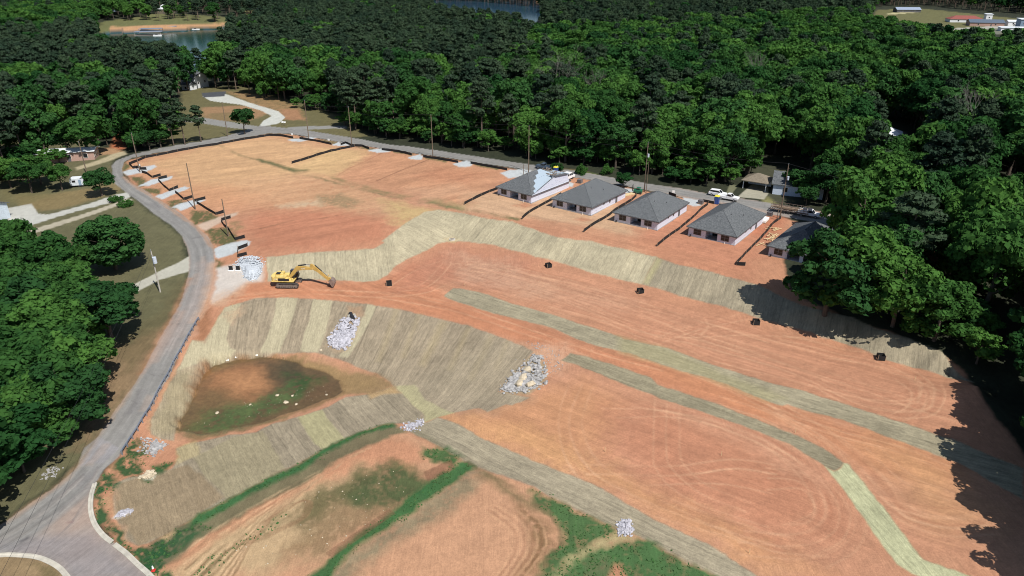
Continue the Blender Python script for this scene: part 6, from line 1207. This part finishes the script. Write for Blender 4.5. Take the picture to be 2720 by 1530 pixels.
# camper on the lawn
def f5(rt):
    b = MB(); b.prism([(-2.6, .5), (2.6, .5), (2.9, 1.4), (2.5, 2.7), (-2.5, 2.7), (-2.8, 1.5)], 'y', -1.1, 1.1); b.build('body', mat('camper_shell', (.6, .64, .68), .5, var=.12, scale=2), rt, bevel=.08)
    MB().box((0, 0, 2.74), (4.6, 2.0, .06)).build('roof', M_whm, rt); [MB().box((x, -1.12, 1.8), (.9, .05, .6)).build('window', M_gl, rt) for x in (-1.6, 1.5)]; MB().box((0, -1.12, 1.4), (.7, .05, 1.7)).build('door', M_blue, rt); [MB().tube((x, -1.0, .35), (x, -.8, .35), .35, n=12).build('wheel', M_tyre, rt) for x in (-.4, .4)]; MB().box((3.3, 0, .55), (1.2, .12, .12)).build('hitch', M_rust, rt)
o_ = simple('camper_trailer', 218, 494, R(14), 'white camper trailer parked on the lawn beside the olive tree', 'camper', f5)
# ------------------------------------------------------------------ rock piles
M_rw = mat('white_riprap', (.40, .39, .42), .9, var=.35, scale=2); M_rg = mat('grey_riprap', (.33, .32, .31), .9, var=.35, scale=2); M_rt = mat('tan_boulder', (.50, .42, .30), .9, var=.2, scale=2); M_gv = mat('gravel_pile', (.46, .49, .52), .9, var=.2, scale=4)
def rocks(px, n, r0, r1, m, name, label, cat, pile=0, sq=.7, stuff=True):
    P = PX(px); b = MB(); c0 = P.mean(0); k_ = 0; lo = P.min(0); hi = P.max(0); pts = lo+(hi-lo)*rng.random((n*4, 2)); pts = pts[sdist(pts[:, 0], pts[:, 1], P) < .25*np.abs(rng.standard_normal(len(pts)))**2-.1][:n]; z = height(pts[:, 0], pts[:, 1]); d = -sdist(pts[:, 0], pts[:, 1], P); dm = d.max()
    for q, zz, dd in zip(pts, z, d): b.rock((q[0], q[1], zz+pile*min(1, max(dd, 0)/dm)**.8+.05), r0+(r1-r0)*rng.random()**2, sq)
    if pile:   # solid mound below the stones
        b.k = 0; n_ = len(P); V = [(p_[0], p_[1], gz(p_[0], p_[1])-.1) for p_ in P]+[(c0[0]+(p_[0]-c0[0])*.5, c0[1]+(p_[1]-c0[1])*.5, gz(*c0)+pile*.55) for p_ in P]+[(c0[0], c0[1], gz(*c0)+pile*.85)]
        b.add(V, [(i, (i+1) % n_, n_+(i+1) % n_, n_+i) for i in range(n_)]+[(n_+i, n_+(i+1) % n_, 2*n_) for i in range(n_)])
    o = b.build(name, m); setp(o, label, cat, kind='stuff' if stuff else None); return o
rocks([(937,838),(954,842),(952,862),(941,890),(927,915),(914,929),(893,928),(872,918),(874,897),(898,865),(912,848)], 420, .15, .5, M_rw, 'riprap', 'chute of pale broken rock running down the matted slope to the pond', 'riprap', .35)
rocks([(1420,941),(1441,946),(1455,982),(1444,1013),(1430,1027),(1395,1043),(1360,1045),(1326,1038),(1350,1010),(1378,978)], 480, .12, .42, M_rg, 'riprap', 'grey rock chute beside the end of the haul track', 'riprap', .3)
rocks([(640,684),(668,680),(690,684),(698,700),(697,722),(685,742),(662,748),(648,738),(640,712),(618,704)], 900, .07, .20, M_gv, 'gravel_mound', 'rounded mound of light grey gravel left of the excavator', 'gravel mound', .9)
rocks([(1065,1133),(1102,1122),(1127,1113),(1125,1126),(1095,1147),(1078,1141)], 150, .08, .24, M_rw, 'riprap', 'small wedge of white rock where the matted swale begins', 'riprap', .15)
rocks([(1652,1379),(1677,1383),(1682,1400),(1679,1418),(1663,1425),(1642,1421),(1640,1400)], 190, .10, .25, M_rw, 'riprap', 'small white rock patch in the matted swale at the bottom', 'riprap', .2)
rocks([(370,1168),(405,1164),(447,1184),(408,1214),(387,1210)], 150, .08, .24, M_rg, 'riprap', 'scattered pale rocks in grass at the end of the guardrail', 'riprap', .1)
rocks([(112,1262),(132,1240),(156,1245),(155,1262),(125,1276)], 60, .08, .2, M_rg, 'riprap', 'white stones in the verge left of the road', 'riprap')
rocks([(303,1376),(320,1359),(340,1352),(356,1355),(345,1363),(318,1377)], 160, .06, .16, M_rw, 'riprap', 'narrow streak of white stones near the kerb', 'riprap', .15)
rocks([(372,1266),(398,1250),(414,1263),(404,1274),(382,1273)], 60, .10, .3, M_rt, 'riprap', 'patch of broken concrete above the kerb grass', 'riprap', .15)
rocks([(1395,905),(1440,915),(1480,935),(1500,975),(1460,1010),(1470,960),(1440,935)], 110, .05, .15, M_rg, 'loose_stones', 'loose stones strewn between the haul track and the rock chute', 'stones')
rocks([(470,1150),(560,1125),(700,1105),(850,1060),(900,1040),(880,1020),(780,1030),(640,1075),(540,1110)], 60, .03, .09, M_rt, 'loose_stones', 'small pale stones along the muddy far edge of the pond', 'stones')
rocks([(560,1460),(760,1330),(1000,1250),(1100,1250),(1060,1360),(860,1460),(700,1520)], 60, .04, .12, M_rt, 'loose_stones', 'small stones on the rutted lower lot', 'stones')
for (x_, y_), r_, l in (((736,1050),.42,'larger pale boulder near the middle of the pond'),((759,1069),.5,'rounded pale boulder at the front of the pond'),((777,1051),.35,'pale boulder right of the two largest pond boulders'),((787,1074),.28,'small pale boulder at the front edge of the pond'),((665,1075),.32,'pale boulder left of the middle of the pond'),((577,1097),.36,'pale flat boulder at the left of the pond'),((868,1049),.3,'pale boulder at the right end of the pond'),((851,930),.42,'single white boulder below the white rock chute'),
   ((1392,1005),.9,'big tan boulder in the grey rock chute, uppermost'),((1380,1022),.8,'big tan boulder low in the grey rock chute'),((1408,1025),.85,'broad tan boulder at the lower right of the grey rock chute'),((1401,985),.7,'narrow tan boulder at the left side of the grey rock chute')):
    p = P3(x_, y_); b = MB().rock((0, 0, r_*.1), r_*(1.15 if x_ > 1000 else .8), .6); o = b.build('boulder', M_rt); o.location = (p[0], p[1], p[2]+(.25 if x_ > 1000 else .0)); setp(o, l, 'boulder')
M_grs = leaf_mat('grass_blades', (.060, .150, .050), (.10, .21, .065), (.14, .16, .08), trans=.4)
GV_ = []
for q in GRP[2:]:
    P = PX(q); lo = P.min(0); hi = P.max(0); n_ = int(min(5000, 5*(hi-lo).prod())); pt = lo+(hi-lo)*rng.random((n_, 2)); pt = pt[sdist(pt[:, 0], pt[:, 1], P) < .25*rng.standard_normal(n_)]; pt = pt[fbm(pt[:, 0], pt[:, 1], 1.6, 2, 8)+.35 > 0]
    zz = height(pt[:, 0], pt[:, 1]); a_ = rng.random(len(pt))*3.14; w_ = .07+.12*rng.random(len(pt)); hh_ = .05+.12*rng.random(len(pt)); cx_, sx_ = np.cos(a_)*w_, np.sin(a_)*w_; lx2, ly2 = .16*rng.standard_normal((2, len(pt)))
    GV_.append(np.stack([np.column_stack([pt[:, 0]-cx_, pt[:, 1]-sx_, zz-.03]), np.column_stack([pt[:, 0]+cx_, pt[:, 1]+sx_, zz-.03]), np.column_stack([pt[:, 0]+cx_*.6+lx2, pt[:, 1]+sx_*.6+ly2, zz+hh_]), np.column_stack([pt[:, 0]-cx_*.7+lx2, pt[:, 1]-sx_*.7+ly2, zz+hh_*.8])], 1).reshape(-1, 3))
GV_ = np.vstack(GV_); print('grass', len(GV_)//4); o = link('grass_tufts', raw_mesh('grass_tufts', GV_, np.arange(len(GV_)).reshape(-1, 4), M_grs)); setp(o, 'green weeds and grass tufts on the berms around the lower lots', 'grass', kind='stuff')
# survey stakes
for i, (x_, y_) in enumerate([(1607,1200),(1916,1210),(1990,1470),(2430,1010),(755,955),(618,815),(1235,760),(1300,540),(980,455),(760,440),(2112,1150)]):
    p = P3(x_, y_); o = MB().box((0, 0, .35), (.05, .05, .9)).build('survey_stake', M_lum); o.location = p; setp(o, 'thin wooden survey stake standing in the graded clay', 'stake', 'survey stakes in the clay')
# lake docks and boats
M_dock = mat('dock_boards', (.30, .27, .24), .85)
for (x_, y_), w_, d_, l, roof in (((402,86),20,9,'covered boat dock with a pale roof, leftmost on the far lake shore',1),((396,94),24,8,'long pale roofed pontoon dock in front of the leftmost covered dock',1),((447,79),18,8,'boat dock with a white roof in the middle of the far lake shore',1),((508,77),16,7,'low open dock with a moored boat on the far lake shore',0),((575,72),8,20,'long pale dock at the right end of the far lake shore',0)):
    q = at_z(x_, y_, LAKE_Z); rt = empty('boat_dock', (q[0], q[1], LAKE_Z), R(8), l, 'boat dock'); MB().box((0, 0, .5), (w_, d_, .4)).build('deck', M_dock, rt)
    for x in (-w_/2+.4, w_/2-.4):
        for y in (-d_/2+.3, d_/2-.3): MB().box((x, y, 1.8 if roof else .8), (.3, .3, 3.4 if roof else 1.6)).build('post', M_dock, rt)
    if roof: MB().box((0, 0, 3.6), (w_+1, d_+1, .4), taper=.9).build('roof', M_galv, rt)
for (x_, y_), l in (((418,95),'white boat moored at the pontoon dock'),((520,79),'white boat moored at the low open dock')):
    q = at_z(x_, y_, LAKE_Z); rt = empty('motor_boat', (q[0], q[1], LAKE_Z), R(10), l, 'boat'); MB().prism([(-3.5, -1.2), (2, -1.2), (4, 0), (2, 1.2), (-3.5, 1.2)], 'z', -.2, .9).build('hull', M_cw, rt, bevel=.1); MB().box((-.5, 0, 1.3), (2, 1.8, .8)).build('cabin', M_gl, rt)
# bare trees
def bare(px, py, h, label, seed, spread=.35):
    p = P3(px, py); rt = empty('bare_tree', (p[0], p[1], p[2]-.2), 0, label, 'tree'); r_ = random.Random(seed); b = MB(); t = MB()
    def br(a, d, l, r, k_, tgt):
        e = a+d*l; tgt.tube(a, e, r, r*.62, 5, False)
        if k_ == 0: return
        for _ in range(3 if k_ > 2 else 3):
            nd = d+np.array([r_.uniform(-1, 1), r_.uniform(-1, 1), r_.uniform(-.2, .5)])*spread*1.7; nd /= np.linalg.norm(nd); br(a+d*l*r_.uniform(.65, 1), nd, l*r_.uniform(.6, .85), r*.6, k_-1, b)
    br(np.zeros(3), np.array([0, 0, 1.]), h*.42, .17, 5, t); t.build('trunk', M_dead, rt); b.build('branches', M_dead, rt)
bare(1492, 330, 25, 'bare grey tree without leaves among green crowns at the top centre', 5, .42); bare(2555, 440, 24, 'pale dead tree with forked bare branches in the right hand wood', 8, .3); bare(1996, 300, 22, 'small group of bare pale trunks in the upper right wood', 11, .25); bare(1575, 262+60, 18, 'thin leafless crown low in the central wood', 15, .4)
